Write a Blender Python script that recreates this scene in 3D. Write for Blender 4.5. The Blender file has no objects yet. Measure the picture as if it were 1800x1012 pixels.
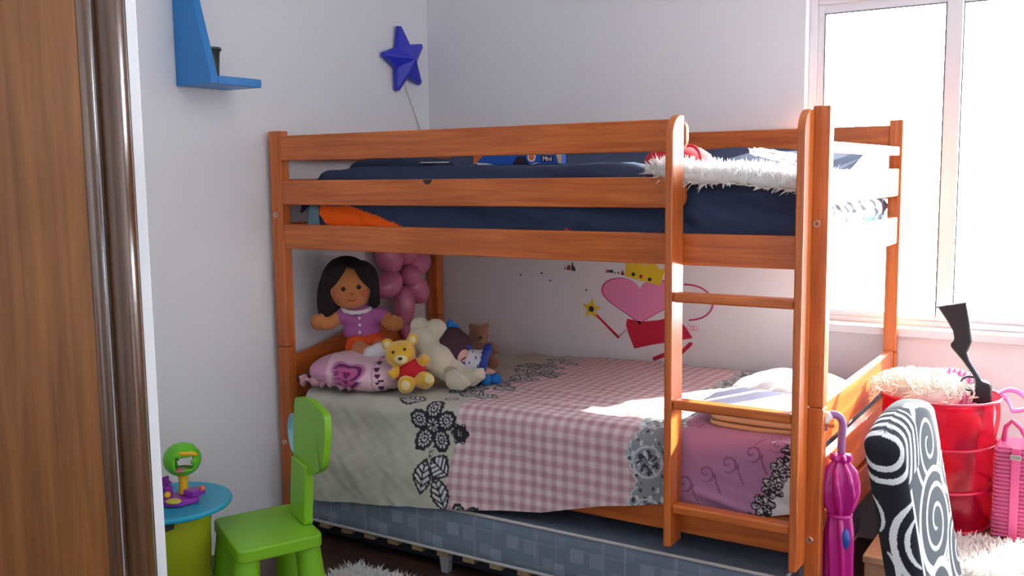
import bpy, bmesh, math, random
import numpy as np
from math import sin, cos, pi, radians
from mathutils import Matrix, Vector

random.seed(7)
rng = np.random.default_rng(7)
SC = bpy.context.scene
COL = SC.collection

# ------------------------------------------------------------------ camera
cam_d = bpy.data.cameras.new('camera')
cam_d.sensor_width = 36.0
cam_d.lens = 1723.0 / 1800.0 * 36.0
cam_d.clip_start = 0.05
cam = bpy.data.objects.new('camera', cam_d)
COL.objects.link(cam)
_f = Vector((-0.5316, 0.8390, -0.1160)).normalized()
_r = Vector((0.8454, 0.5339, -0.0126))
_r = (_r - _f * _r.dot(_f)).normalized()
_u = _r.cross(_f)
cam.matrix_world = Matrix(((_r.x, _u.x, -_f.x, 2.7039), (_r.y, _u.y, -_f.y, -3.5872), (_r.z, _u.z, -_f.z, 1.3351), (0, 0, 0, 1)))
SC.camera = cam

# ------------------------------------------------------------------ sky, sun, exposure
SC.view_settings.view_transform = 'Standard'
SC.view_settings.look = 'None'
SC.view_settings.gamma = 1.0
SC.view_settings.exposure = 0.0
SC.view_settings.use_curve_mapping = False
SC.cycles.use_denoising = True
SC.cycles.max_bounces = 10
SC.cycles.diffuse_bounces = 6
SC.cycles.transparent_max_bounces = 16
SC.cycles.sample_clamp_indirect = 12.0

world = bpy.data.worlds.new('bright_hazy_sky')
SC.world = world
world.use_nodes = True
_bg = world.node_tree.nodes['Background']
_bg.inputs[0].default_value = (0.86, 0.945, 1.06, 1)
_bg.inputs[1].default_value = 51.0

sun_d = bpy.data.lights.new('sun', 'SUN')
sun_d.energy = 34.0
sun_d.angle = radians(0.6)
sun_d.color = (1.0, 0.95, 0.86)
sun = bpy.data.objects.new('sun', sun_d)
COL.objects.link(sun)
sun.location = (5, 6, 6)
sun.rotation_euler = Vector((0.50, 1.0, 0.56)).to_track_quat('Z', 'Y').to_euler()

for px_, pz_, pw_, ph_ in ((2.172, 1.37, 0.98, 1.2), (2.98, 1.0, 0.56, 1.96)):      # sampling portals in the two openings
    port_d = bpy.data.lights.new('window_portal', 'AREA')
    port_d.shape = 'RECTANGLE'
    port_d.size, port_d.size_y = pw_, ph_
    port_d.cycles.is_portal = True
    port = bpy.data.objects.new('window_portal', port_d)
    COL.objects.link(port)
    port.location = (px_, 0.16, pz_)
    port.rotation_euler = (radians(-90), 0, 0)


# ------------------------------------------------------------------ materials
def lin(c):
    c = c / 255.0
    return c / 12.92 if c <= 0.04045 else ((c + 0.055) / 1.055) ** 2.4


def rgb(r, g, b):
    return (lin(r), lin(g), lin(b))


def new_mat(name):
    m = bpy.data.materials.new(name)
    m.use_nodes = True
    nt = m.node_tree
    return m, nt, nt.nodes['Principled BSDF']


def N(nt, t, **kw):
    n = nt.nodes.new(t)
    for k, v in kw.items():
        setattr(n, k, v)
    return n


def plain(name, col, rough=0.5, var=0.06, scale=14.0, bump=0.0, bscale=120.0, sheen=0.0, spec=0.5, coat=0.0):
    """one colour with a soft mottling and optional fine relief"""
    m, nt, p = new_mat(name)
    tc = N(nt, 'ShaderNodeTexCoord')
    no = N(nt, 'ShaderNodeTexNoise')
    no.inputs['Scale'].default_value = scale
    no.inputs['Detail'].default_value = 4
    nt.links.new(tc.outputs['Object'], no.inputs['Vector'])
    mx = N(nt, 'ShaderNodeMix', data_type='RGBA')
    nt.links.new(no.outputs['Fac'], mx.inputs[0])
    mx.inputs[6].default_value = (*[max(0, c * (1 - var)) for c in col], 1)
    mx.inputs[7].default_value = (*[min(1, c * (1 + var)) for c in col], 1)
    nt.links.new(mx.outputs[2], p.inputs['Base Color'])
    p.inputs['Roughness'].default_value = rough
    p.inputs['Specular IOR Level'].default_value = spec
    p.inputs['Sheen Weight'].default_value = sheen
    p.inputs['Coat Weight'].default_value = coat
    p.inputs['Coat Roughness'].default_value = 0.12
    if bump:
        n2 = N(nt, 'ShaderNodeTexNoise')
        n2.inputs['Scale'].default_value = bscale
        n2.inputs['Detail'].default_value = 3
        nt.links.new(tc.outputs['Object'], n2.inputs['Vector'])
        b = N(nt, 'ShaderNodeBump')
        b.inputs['Strength'].default_value = bump
        b.inputs['Distance'].default_value = 0.004
        nt.links.new(n2.outputs['Fac'], b.inputs['Height'])
        nt.links.new(b.outputs['Normal'], p.inputs['Normal'])
    return m


def wood(name, axis, dark, light, rough=0.35, scale=1.0, coat=0.15, knots=True):
    """grain running along one axis"""
    m, nt, p = new_mat(name)
    tc = N(nt, 'ShaderNodeTexCoord')
    mp = N(nt, 'ShaderNodeMapping')
    s = [26.0 * scale] * 3
    s[axis] = 1.3 * scale
    mp.inputs['Scale'].default_value = s
    nt.links.new(tc.outputs['Object'], mp.inputs['Vector'])
    no = N(nt, 'ShaderNodeTexNoise')
    no.inputs['Scale'].default_value = 2.2
    no.inputs['Detail'].default_value = 7
    no.inputs['Roughness'].default_value = 0.62
    no.inputs['Distortion'].default_value = 0.5
    nt.links.new(mp.outputs[0], no.inputs['Vector'])
    cr = N(nt, 'ShaderNodeValToRGB')
    cr.color_ramp.elements[0].position = 0.33
    cr.color_ramp.elements[0].color = (*dark, 1)
    cr.color_ramp.elements[1].position = 0.66
    cr.color_ramp.elements[1].color = (*light, 1)
    nt.links.new(no.outputs['Fac'], cr.inputs[0])
    n2 = N(nt, 'ShaderNodeTexNoise')
    n2.inputs['Scale'].default_value = 3.0
    nt.links.new(tc.outputs['Object'], n2.inputs['Vector'])
    mx = N(nt, 'ShaderNodeMix', data_type='RGBA', blend_type='MULTIPLY')
    mx.inputs[0].default_value = 0.35
    nt.links.new(cr.outputs[0], mx.inputs[6])
    nt.links.new(n2.outputs['Fac'], mx.inputs[7])
    nt.links.new(mx.outputs[2], p.inputs['Base Color'])
    p.inputs['Roughness'].default_value = rough
    p.inputs['Coat Weight'].default_value = coat
    p.inputs['Coat Roughness'].default_value = 0.2
    b = N(nt, 'ShaderNodeBump')
    b.inputs['Strength'].default_value = 0.12
    b.inputs['Distance'].default_value = 0.002
    nt.links.new(no.outputs['Fac'], b.inputs['Height'])
    nt.links.new(b.outputs['Normal'], p.inputs['Normal'])
    return m


def printed(name, rough=0.85, bump=0.25, bscale=420.0, sheen=0.15):
    """fabric whose flat print is held in the mesh's colour attribute"""
    m, nt, p = new_mat(name)
    at = N(nt, 'ShaderNodeAttribute', attribute_name='print')
    nt.links.new(at.outputs['Color'], p.inputs['Base Color'])
    tc = N(nt, 'ShaderNodeTexCoord')
    n2 = N(nt, 'ShaderNodeTexNoise')
    n2.inputs['Scale'].default_value = bscale
    nt.links.new(tc.outputs['Object'], n2.inputs['Vector'])
    b = N(nt, 'ShaderNodeBump')
    b.inputs['Strength'].default_value = bump
    b.inputs['Distance'].default_value = 0.001
    nt.links.new(n2.outputs['Fac'], b.inputs['Height'])
    nt.links.new(b.outputs['Normal'], p.inputs['Normal'])
    p.inputs['Roughness'].default_value = rough
    p.inputs['Sheen Weight'].default_value = sheen
    p.inputs['Specular IOR Level'].default_value = 0.2
    return m


def see_through(name, col, alpha, rough=0.2, tint=None):
    """thin coloured plastic film: partly lets light pass, partly scatters it"""
    m, nt, p = new_mat(name)
    out = nt.nodes['Material Output']
    tr = N(nt, 'ShaderNodeBsdfTransparent')
    tr.inputs[0].default_value = (*(tint or col), 1)
    tl = N(nt, 'ShaderNodeBsdfTranslucent')
    tl.inputs[0].default_value = (*col, 1)
    p.inputs['Base Color'].default_value = (*col, 1)
    p.inputs['Roughness'].default_value = rough
    m1 = N(nt, 'ShaderNodeMixShader')
    m1.inputs[0].default_value = 0.45
    nt.links.new(p.outputs[0], m1.inputs[1])
    nt.links.new(tl.outputs[0], m1.inputs[2])
    m2 = N(nt, 'ShaderNodeMixShader')
    m2.inputs[0].default_value = alpha
    nt.links.new(m1.outputs[0], m2.inputs[1])
    nt.links.new(tr.outputs[0], m2.inputs[2])
    nt.links.new(m2.outputs[0], out.inputs[0])
    return m


def glass_mat():
    m, nt, p = new_mat('window_glass')
    out = nt.nodes['Material Output']
    tr = N(nt, 'ShaderNodeBsdfTransparent')
    tr.inputs[0].default_value = (0.96, 0.98, 0.97, 1)
    gl = N(nt, 'ShaderNodeBsdfGlossy')
    gl.inputs['Roughness'].default_value = 0.02
    fr = N(nt, 'ShaderNodeFresnel')
    fr.inputs[0].default_value = 1.45
    mx = N(nt, 'ShaderNodeMixShader')
    nt.links.new(fr.outputs[0], mx.inputs[0])
    nt.links.new(tr.outputs[0], mx.inputs[1])
    nt.links.new(gl.outputs[0], mx.inputs[2])
    nt.links.new(mx.outputs[0], out.inputs[0])
    nt.nodes.remove(p)
    return m


WALL = plain('white_plaster', (0.815, 0.81, 0.825), 0.75, 0.02, 3.0, 0.08, 90.0, spec=0.25)
CEIL = plain('ceiling_paint', (0.88, 0.88, 0.88), 0.8, 0.02, 3.0)
FLOOR = wood('dark_floor_wood', 0, (0.035, 0.016, 0.012), (0.09, 0.045, 0.032), 0.35, 0.8)
PD, PL = (0.52, 0.105, 0.016), (0.82, 0.21, 0.038)
PINE = [wood('orange_pine_' + 'xyz'[i], i, PD, PL) for i in range(3)]
OAK = wood('golden_oak_door', 2, (0.17, 0.062, 0.018), (0.31, 0.118, 0.030), 0.5, 0.55, 0.0)
OAK.node_tree.nodes['Principled BSDF'].inputs['Specular IOR Level'].default_value = 0.22
OAKD = wood('brown_oak_casing', 2, (0.075, 0.028, 0.01), (0.15, 0.06, 0.021), 0.22, 0.9, 0.6)
ALU = plain('white_aluminium', (0.74, 0.73, 0.76), 0.4, 0.02)
GLASS = glass_mat()
GASKET = plain('black_gasket', (0.03, 0.03, 0.035), 0.6)
BLUE = plain('blue_lacquer', rgb(42, 128, 200), 0.4, 0.05, 60.0, 0.05, 200)
STAR = plain('blue_star_plastic', rgb(40, 50, 190), 0.35, 0.05)
GREENP = plain('lime_green_plastic', rgb(120, 178, 22), 0.42, 0.03, 8.0, 0.06, 300)
TEAL = plain('turquoise_plastic', rgb(28, 160, 195), 0.4, 0.04)
OLIVE = plain('yellow_green_plastic', rgb(160, 170, 20), 0.45, 0.04)
YEL = plain('yellow_plastic', rgb(235, 180, 20), 0.4)
PUR = plain('purple_plastic', rgb(150, 50, 170), 0.35)
LIMETOY = plain('bright_green_plastic', rgb(95, 190, 30), 0.35)
NAVY = printed('navy_cotton', 0.95, 0.35, 300, 0.0)
PRINT = printed('printed_cotton')
SWIRL = printed('swirl_fabric', 0.95, 0.3, 500, 0.03)
LBLUE = plain('pale_blue_sheet', rgb(140, 185, 200), 0.9, 0.04, 10, 0.2, 200)
WHITE = plain('white_fabric', (0.82, 0.81, 0.80), 0.9, 0.03, 10, 0.3, 60)
FLUFF = plain('white_shag_pile', (0.86, 0.84, 0.81), 0.95, 0.06, 30)
_nt = FLUFF.node_tree
_tl = _nt.nodes.new('ShaderNodeBsdfTranslucent')
_tl.inputs[0].default_value = (0.86, 0.84, 0.82, 1)
_mx = _nt.nodes.new('ShaderNodeMixShader')
_mx.inputs[0].default_value = 0.45
_nt.links.new(_nt.nodes['Principled BSDF'].outputs[0], _mx.inputs[1])
_nt.links.new(_tl.outputs[0], _mx.inputs[2])
_nt.links.new(_mx.outputs[0], _nt.nodes['Material Output'].inputs[0])
RED = plain('red_felt', rgb(190, 12, 35), 0.85, 0.06, 30, sheen=0.03)
BLACK = plain('black_plastic', (0.018, 0.018, 0.022), 0.4)
CHROME = plain('dull_metal', (0.6, 0.58, 0.52), 0.3)
CHROME.node_tree.nodes['Principled BSDF'].inputs['Metallic'].default_value = 0.9


# ------------------------------------------------------------------ mesh helpers
class M:
    """collects vertices and faces of ONE mesh"""

    def __init__(self):
        self.v, self.f = [], []

    def add(self, v, f):
        o = len(self.v)
        self.v += [tuple(p) for p in v]
        self.f += [tuple(i + o for i in q) for q in f]
        return self

    def box(self, x0, x1, y0, y1, z0, z1):
        v = [(x, y, z) for x in (x0, x1) for y in (y0, y1) for z in (z0, z1)]
        return self.add(v, [(0, 1, 3, 2), (4, 6, 7, 5), (0, 4, 5, 1), (2, 3, 7, 6), (0, 2, 6, 4), (1, 5, 7, 3)])

    def prism(self, pts, axis, a, b):
        """2-D outline (other two axes in xyz order) pushed from a to b along axis"""
        n = len(pts)
        def mk(p, w):
            q = list(p)
            q.insert(axis, w)
            return q
        v = [mk(p, a) for p in pts] + [mk(p, b) for p in pts]
        return self.add(v, [tuple(range(n))[::-1], tuple(range(n, 2 * n))] + [(i, (i + 1) % n, n + (i + 1) % n, n + i) for i in range(n)])

    def tube(self, pts, rad, n=8, cap=True):
        pts = [Vector(p) for p in pts]
        rad = rad if hasattr(rad, '__len__') else [rad] * len(pts)
        up = None
        v, f = [], []
        for i, p in enumerate(pts):
            t = (pts[min(i + 1, len(pts) - 1)] - pts[max(i - 1, 0)]).normalized()
            if up is None:
                up = Vector((0, 0, 1)) if abs(t.z) < 0.9 else Vector((1, 0, 0))
            a = (up - t * up.dot(t))
            a = a.normalized() if a.length > 1e-5 else t.orthogonal().normalized()
            up = a
            b = t.cross(a)
            for k in range(n):
                w = 2 * pi * k / n
                v.append(p + (a * cos(w) + b * sin(w)) * rad[i])
        for i in range(len(pts) - 1):
            for k in range(n):
                f.append((i * n + k, i * n + (k + 1) % n, (i + 1) * n + (k + 1) % n, (i + 1) * n + k))
        if cap:
            f += [tuple(range(n))[::-1], tuple(range((len(pts) - 1) * n, len(pts) * n))]
        return self.add(v, f)

    def lathe(self, prof, c=(0, 0, 0), n=32, wob=None, cap=True):
        """profile (radius, z) around a vertical axis at c; wob(angle, i) scales the radius"""
        v, f = [], []
        for i, (r, z) in enumerate(prof):
            for k in range(n):
                w = 2 * pi * k / n
                q = r * (wob(w, i) if wob else 1)
                v.append((c[0] + q * cos(w), c[1] + q * sin(w), c[2] + z))
        for i in range(len(prof) - 1):
            for k in range(n):
                f.append((i * n + k, i * n + (k + 1) % n, (i + 1) * n + (k + 1) % n, (i + 1) * n + k))
        if cap:
            f += [tuple(range(n))[::-1], tuple(range((len(prof) - 1) * n, len(prof) * n))]
        return self.add(v, f)

    def ell(self, c, r, n=20, m=12, rot=None, e=1.0):
        """ellipsoid; e < 1 makes it boxier"""
        c = Vector(c)
        r = r if hasattr(r, '__len__') else (r, r, r)
        sp = lambda x: math.copysign(abs(x) ** e, x)
        v, f = [], []
        for i in range(1, m):
            t = pi * i / m
            for k in range(n):
                w = 2 * pi * k / n
                q = Vector((r[0] * sp(sin(t)) * sp(cos(w)), r[1] * sp(sin(t)) * sp(sin(w)), r[2] * sp(cos(t))))
                v.append(c + (rot @ q if rot else q))
        tp, bt = Vector((0, 0, r[2])), Vector((0, 0, -r[2]))
        v += [c + (rot @ tp if rot else tp), c + (rot @ bt if rot else bt)]
        T, B = len(v) - 2, len(v) - 1
        for i in range(m - 2):
            for k in range(n):
                f.append((i * n + k, (i + 1) * n + k, (i + 1) * n + (k + 1) % n, i * n + (k + 1) % n))
        for k in range(n):
            f.append((T, k, (k + 1) % n))
            f.append((B, (m - 2) * n + (k + 1) % n, (m - 2) * n + k))
        return self.add(v, f)


def root_org(o):
    while o is not None and o.parent is not None:
        o = o.parent
    return Vector(o.location) if o is not None else None


def finish(o, smooth, bevel, seg=2):
    me = o.data
    if smooth:
        me.polygons.foreach_set('use_smooth', [True] * len(me.polygons))
        if smooth is not True:
            me.set_sharp_from_angle(angle=radians(smooth))
    if bevel:
        b = o.modifiers.new('edges', 'BEVEL')
        b.width = bevel
        b.segments = seg
        b.limit_method = 'ANGLE'
        b.angle_limit = radians(40)
        b.harden_normals = bool(smooth)


def obj(name, m, mat, parent=None, smooth=35, bevel=0.0, label=None, col=None, loc=None):
    """links the collected mesh as ONE object: a part of parent, or a thing of its own"""
    v = np.array(m.v, dtype=float)
    if parent is not None:
        org = np.array(root_org(parent))
    else:
        org = np.array(loc) if loc is not None else np.array([(v[:, 0].min() + v[:, 0].max()) / 2, (v[:, 1].min() + v[:, 1].max()) / 2, v[:, 2].min()])
    me = bpy.data.meshes.new(name)
    me.from_pydata((v - org).tolist(), [], m.f)
    if len(m.f) < 20000:
        bmx = bmesh.new()
        bmx.from_mesh(me)
        bmesh.ops.recalc_face_normals(bmx, faces=bmx.faces[:])
        bmx.to_mesh(me)
        bmx.free()
    me.materials.append(mat)
    if col is not None:
        a = me.color_attributes.new('print', 'FLOAT_COLOR', 'POINT')
        c4 = np.ones((len(v), 4), dtype=np.float32)
        c4[:, :3] = col
        a.data.foreach_set('color', c4.ravel())
    o = bpy.data.objects.new(name, me)
    COL.objects.link(o)
    if parent is not None:
        o.parent = parent
    else:
        o.location = org
    if label:
        o['label'] = label
    finish(o, smooth, bevel)
    return o


def thing(name, label, cat, loc, group=None):
    o = bpy.data.objects.new(name, None)
    o.empty_display_size = 0.05
    COL.objects.link(o)
    o.location = loc
    return tag(o, label, cat, group)


def tag(o, label, cat, group=None):
    o['label'] = label
    o['category'] = cat
    if group:
        o['group'] = group
    return o


def struct(name, m, mat, parent=None, **kw):
    o = obj(name, m, mat, parent, **kw)
    if parent is None:
        o['kind'] = 'structure'
    return o


def soft(name, m, mat, parent=None, voxel=0.006, it=6, label=None):
    """one continuous stuffed surface: overlapping lumps fused and smoothed"""
    o = obj(name, m, mat, parent, smooth=False)
    r = o.modifiers.new('fuse', 'REMESH')
    r.mode = 'VOXEL'
    r.voxel_size = voxel
    s = o.modifiers.new('smooth', 'SMOOTH')
    s.iterations = it
    s.factor = 0.5
    bpy.context.view_layer.update()
    dg = bpy.context.evaluated_depsgraph_get()
    me = bpy.data.meshes.new_from_object(o.evaluated_get(dg))
    o.modifiers.clear()
    old = o.data
    o.data = me
    bpy.data.meshes.remove(old)
    me.name = name
    if not me.materials:
        me.materials.append(mat)
    me.polygons.foreach_set('use_smooth', [True] * len(me.polygons))
    if label:
        o['label'] = label
    return o


def waves(x, y, seed, k0=3.0, k1=22.0, n=14, aniso=(1, 1)):
    """sum of random sine waves, about -1..1, for creases"""
    g = np.random.default_rng(seed)
    out = np.zeros_like(x)
    for i in range(n):
        k = k0 * (k1 / k0) ** (i / (n - 1))
        a = g.uniform(0, 2 * pi)
        out += np.sin(2 * pi * k * (aniso[0] * x * cos(a) + aniso[1] * y * sin(a)) + g.uniform(0, 2 * pi)) / (1 + i * 0.45)
    return out / 3.0


def sheet_mesh(P, thick=None):
    """grid of points (a, b, 3) -> faces"""
    a, b = P.shape[:2]
    i = np.arange(a * b).reshape(a, b)
    f = np.stack([i[:-1, :-1], i[1:, :-1], i[1:, 1:], i[:-1, 1:]], -1).reshape(-1, 4)
    m = M()
    m.v = P.reshape(-1, 3).tolist()
    m.f = f.tolist()
    return m


def tufts(m, P, D, length, width, bend=0.5, seed=1):
    """tapered strands of shaggy pile: base points P, directions D"""
    g = np.random.default_rng(seed)
    for p, d in zip(P, D):
        p = np.array(p); d = np.array(d) / np.linalg.norm(d)
        L = length * g.uniform(0.6, 1.3)
        s = np.cross(d, g.normal(size=3)); s /= np.linalg.norm(s) + 1e-9
        q = np.cross(d, s)
        w = width * g.uniform(0.6, 1.2)
        b = q * bend * L * g.uniform(-1, 1) + s * bend * L * g.uniform(-.6, .6)
        mid = p + d * L * 0.55 + b * 0.3
        tip = p + d * L * 0.95 + b
        m.add([p - s * w, p + s * w, mid + s * w * 0.8, mid - s * w * 0.8, tip], [(0, 1, 2, 3), (3, 2, 4)])
    return m


def smoothstep(a, b, x):
    t = np.clip((x - a) / (b - a), 0, 1)
    return t * t * (3 - 2 * t)


def arc(cx, cy, r, a0, a1, n):
    return [(cx + r * cos(radians(a0 + (a1 - a0) * i / n)), cy + r * sin(radians(a0 + (a1 - a0) * i / n))) for i in range(n + 1)]


def star_pts(cx, cy, R, r, n=5, rot=90):
    return [(cx + (R if k % 2 == 0 else r) * cos(radians(rot + 180 * k / n)), cy + (R if k % 2 == 0 else r) * sin(radians(rot + 180 * k / n))) for k in range(2 * n)]


# ================================================================== the room
WX0, WX1, WZ0, WZ1 = 1.684, 2.66, 0.785, 1.95          # window opening
DX0, DX1, DZ1 = 2.72, 3.24, 1.98                       # added door opening, out of view, to let sun onto the throw
RX, RY, RZ = 3.35, -4.8, 2.5
struct('floor', M().box(-0.1, RX + 0.1, RY - 0.1, 0.12, -0.1, 0), FLOOR, smooth=False)
struct('ceiling', M().box(-0.1, RX + 0.1, RY - 0.1, 0.12, RZ, RZ + 0.1), CEIL, smooth=False)
struct('wall_left', M().box(-0.12, 0, RY - 0.1, 0.12, 0, RZ), WALL, smooth=False)
struct('wall_right', M().box(RX, RX + 0.12, RY - 0.1, 0.12, 0, RZ), WALL, smooth=False)
struct('wall_front', M().box(0, RX, RY - 0.12, RY, 0, RZ), WALL, smooth=False)
wb = M()
wb.box(0, WX0, 0, 0.12, 0, RZ).box(WX1, DX0, 0, 0.12, 0, RZ).box(DX1, RX, 0, 0.12, 0, RZ).box(DX0, DX1, 0, 0.12, DZ1, RZ).box(WX0, WX1, 0, 0.12, 0, WZ0 - 0.03).box(WX0, WX1, 0, 0.12, WZ1, RZ)
struct('wall_back', wb, WALL, smooth=False)
struct('wall_closet', M().box(0, 0.62, RY, -1.995, 0, RZ), WALL, bevel=0.006)

# window: sill, outer frame, three sliding sashes with panes
w = thing('window_1', 'white sliding window with bright panes', 'window', (2.4, 0.06, WZ0))
del w['category'], w['label']
w['kind'] = 'structure'
obj('window_sill', M().box(WX0 - 0.0, WX1, -0.03, 0.12, WZ0 - 0.03, WZ0), ALU, w, bevel=0.004)
fr = M()
fr.box(WX0, WX0 + 0.028, 0.05, 0.115, WZ0, WZ1).box(WX1 - 0.028, WX1, 0.05, 0.115, WZ0, WZ1)
fr.box(WX0 + 0.028, WX1 - 0.028, 0.05, 0.115, WZ1 - 0.03, WZ1).box(WX0 + 0.028, WX1 - 0.028, 0.05, 0.115, WZ0, WZ0 + 0.018)
obj('window_frame', fr, ALU, w, bevel=0.003)
for k, (a, b) in enumerate(((1.712, 2.19), (2.14, 2.632))):
    y0 = 0.06 if k != 1 else 0.088
    s = M()
    t = 0.024 if k == 0 else 0.05
    s.box(a, a + t, y0, y0 + 0.024, WZ0 + 0.018, WZ1 - 0.03).box(b - 0.05, b, y0, y0 + 0.024, WZ0 + 0.018, WZ1 - 0.03)
    s.box(a + t, b - 0.05, y0, y0 + 0.024, WZ0 + 0.018, WZ0 + 0.04).box(a + t, b - 0.05, y0, y0 + 0.024, WZ1 - 0.062, WZ1 - 0.03)
    so = obj('sash', s, ALU, w, bevel=0.002)
    g = M()
    x0, x1, z0, z1 = a + t, b - 0.05, WZ0 + 0.04, WZ1 - 0.062
    for q in ((x0, x0 + .003, z0, z1), (x1 - .003, x1, z0, z1), (x0, x1, z1 - .003, z1)):
        g.box(q[0], q[1], y0 - 0.001, y0 + 0.006, q[2], q[3])
    obj('gasket', g, GASKET, so, smooth=False)
    obj('pane', M().box(x0, x1, y0 + 0.010, y0 + 0.014, z0, z1), GLASS, so, smooth=False)

# added glazed door, unseen at the right, brings sun to the fluffy throw
dw = thing('added_sun_door', '', '', ((DX0 + DX1) / 2, 0.06, 0))
del dw['category'], dw['label']
dw['kind'] = 'structure'
m = M().box(DX0, DX0 + 0.05, 0.05, 0.10, 0.0, DZ1).box(DX1 - 0.05, DX1, 0.05, 0.10, 0.0, DZ1).box(DX0 + 0.05, DX1 - 0.05, 0.05, 0.10, 0.0, 0.07).box(DX0 + 0.05, DX1 - 0.05, 0.05, 0.10, DZ1 - 0.06, DZ1)
obj('door_frame', m, ALU, dw, bevel=0.003)
obj('pane', M().box(DX0 + 0.05, DX1 - 0.05, 0.072, 0.077, 0.07, DZ1 - 0.06), GLASS, dw, smooth=False)
obj('door_handle', M().tube([(DX0 + 0.025, 0.05, 1.0), (DX0 + 0.025, 0.02, 1.0), (DX0 + 0.11, 0.02, 1.0)], 0.008, 10), CHROME, dw)

# wardrobe door set into the wall block at the left
wd = thing('built_in_wardrobe', 'golden oak wardrobe door in rounded brown casing at the left edge', 'wardrobe', (0.62, -2.6, 0))
pr = [(0.6205, -2.122), (0.634, -2.122), (0.646, -2.116), (0.655, -2.104), (0.659, -2.088), (0.657, -2.07), (0.650, -2.056), (0.640, -2.046), (0.634, -2.043), (0.634, -2.038), (0.6205, -2.038)]
obj('casing', M().prism(pr, 2, 0.0, 2.2), OAKD, wd, smooth=50)
obj('casing', M().box(0.6205, 0.65, -3.3, -3.21, 0, 2.2), OAKD, wd, bevel=0.012)
obj('casing', M().box(0.6205, 0.65, -3.21, -2.122, 2.12, 2.2), OAKD, wd, bevel=0.012)
pr = [(0.6205, -2.168), (0.6275, -2.168), (0.6295, -2.163), (0.6295, -2.152), (0.634, -2.149), (0.636, -2.143), (0.634, -2.136), (0.629, -2.134), (0.6205, -2.134)]
dr = obj('door', M().box(0.6205, 0.6265, -3.205, -2.168, 0.01, 2.118), OAK, wd, smooth=False)
obj('edge_molding', M().prism(pr, 2, 0.01, 2.118), OAKD, dr, smooth=50)
obj('handle', M().tube([(0.626, -3.1, 1.0), (0.66, -3.1, 1.0), (0.66, -3.1, 1.12), (0.626, -3.1, 1.12)], 0.006), CHROME, dr)

# ================================================================== bunk bed
bed = thing('bunk_bed', 'orange pine bunk bed with ladder in the corner', 'bunk bed', (1.02, -0.5, 0))
XL0, XL1, XR0, XR1 = 0.022, 0.078, 1.993, 2.037
YF0, YF1, YB0, YB1 = -1.003, -0.960, -0.068, -0.025
for x0, x1 in ((XL0, XL1), (XR0, XR1)):
    for y0, y1 in ((YF0, YF1), (YB0, YB1)):
        lo = obj('lower_post', M().box(x0, x1, y0, y1, 0, 0.7045), PINE[2], bed, bevel=0.004)
        up = obj('upper_post', M().box(x0, x1, y0, y1, 0.7065, 1.4986), PINE[2], bed, bevel=0.004)
        obj('dowel', M().lathe([(0.009, 0.69), (0.009, 0.72)], ((x0 + x1) / 2, (y0 + y1) / 2, 0), 10), CHROME, lo)
        if y0 == YF0:
            for zz, pp in ((1.195, up), (0.34, lo)):
                bx = (x0 + x1) / 2 - 0.006
                ring = M()
                pts = [(bx + 0.0075 * cos(a), y0 - 0.0008, zz + 0.0075 * sin(a)) for a in np.linspace(0, 2 * pi, 15)]
                ring.tube(pts, 0.0025, 6)
                obj('bolt', ring, CHROME, pp)


def board_x(name, x0, x1, y0, y1, z0, z1, round_right=False):
    m = M()
    if round_right:
        r = 0.03
        pts = [(x0, z0)] + arc(x1 - r, z0 + r, r, -90, 0, 6) + arc(x1 - r, z1 - r, r, 0, 90, 6) + [(x0, z1)]
        m.prism(pts, 1, y0, y1)
    else:
        m.box(x0, x1, y0, y1, z0, z1)
    return obj(name, m, PINE[0], bed, bevel=0.004)


r1 = board_x('guard_rail', XL1, 1.644, YF0 + .002, YF0 + .024, 1.391, 1.481, True)
r2 = board_x('guard_rail', XL1, 1.641, YF0 + .002, YF0 + .024, 1.232, 1.320, True)
board_x('side_rail', XL1, XR0, YF0 + .002, YF0 + .026, 1.072, 1.161)
board_x('side_rail', XL1, XR0, -0.985, -0.96, 0.283, 0.386)
board_x('guard_rail', XL1, XR0, -0.058, -0.034, 1.391, 1.481)
board_x('guard_rail', XL1, XR0, -0.058, -0.034, 1.232, 1.320)
board_x('side_rail', XL1, XR0, -0.058, -0.034, 1.072, 1.161)
board_x('side_rail', XL1, XR0, -0.058, -0.034, 0.283, 0.386)
kn = M().prism([(0.742 + 0.018 * cos(a), 1.3185 + 0.016 * sin(a)) for a in np.linspace(pi, 2 * pi, 10)], 1, -1.0018, -0.9995)
obj('knot', kn, plain('dark_knot', (0.04, 0.012, 0.02), 0.4), r2, smooth=False)


def board_y(name, x0, x1, z0, z1, arch=0.0, y0=YF1, y1=YB0):
    n = 24
    top = [(y0 + (y1 - y0) * i / n, z1 + arch * (sin(pi * i / n) ** 1.5)) for i in range(n + 1)]
    m = M().prism([(y0, z0)] + [(y1, z0)] + top[::-1], 0, x0, x1)
    return obj(name, m, PINE[1], bed, smooth=30, bevel=0.004)


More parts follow.
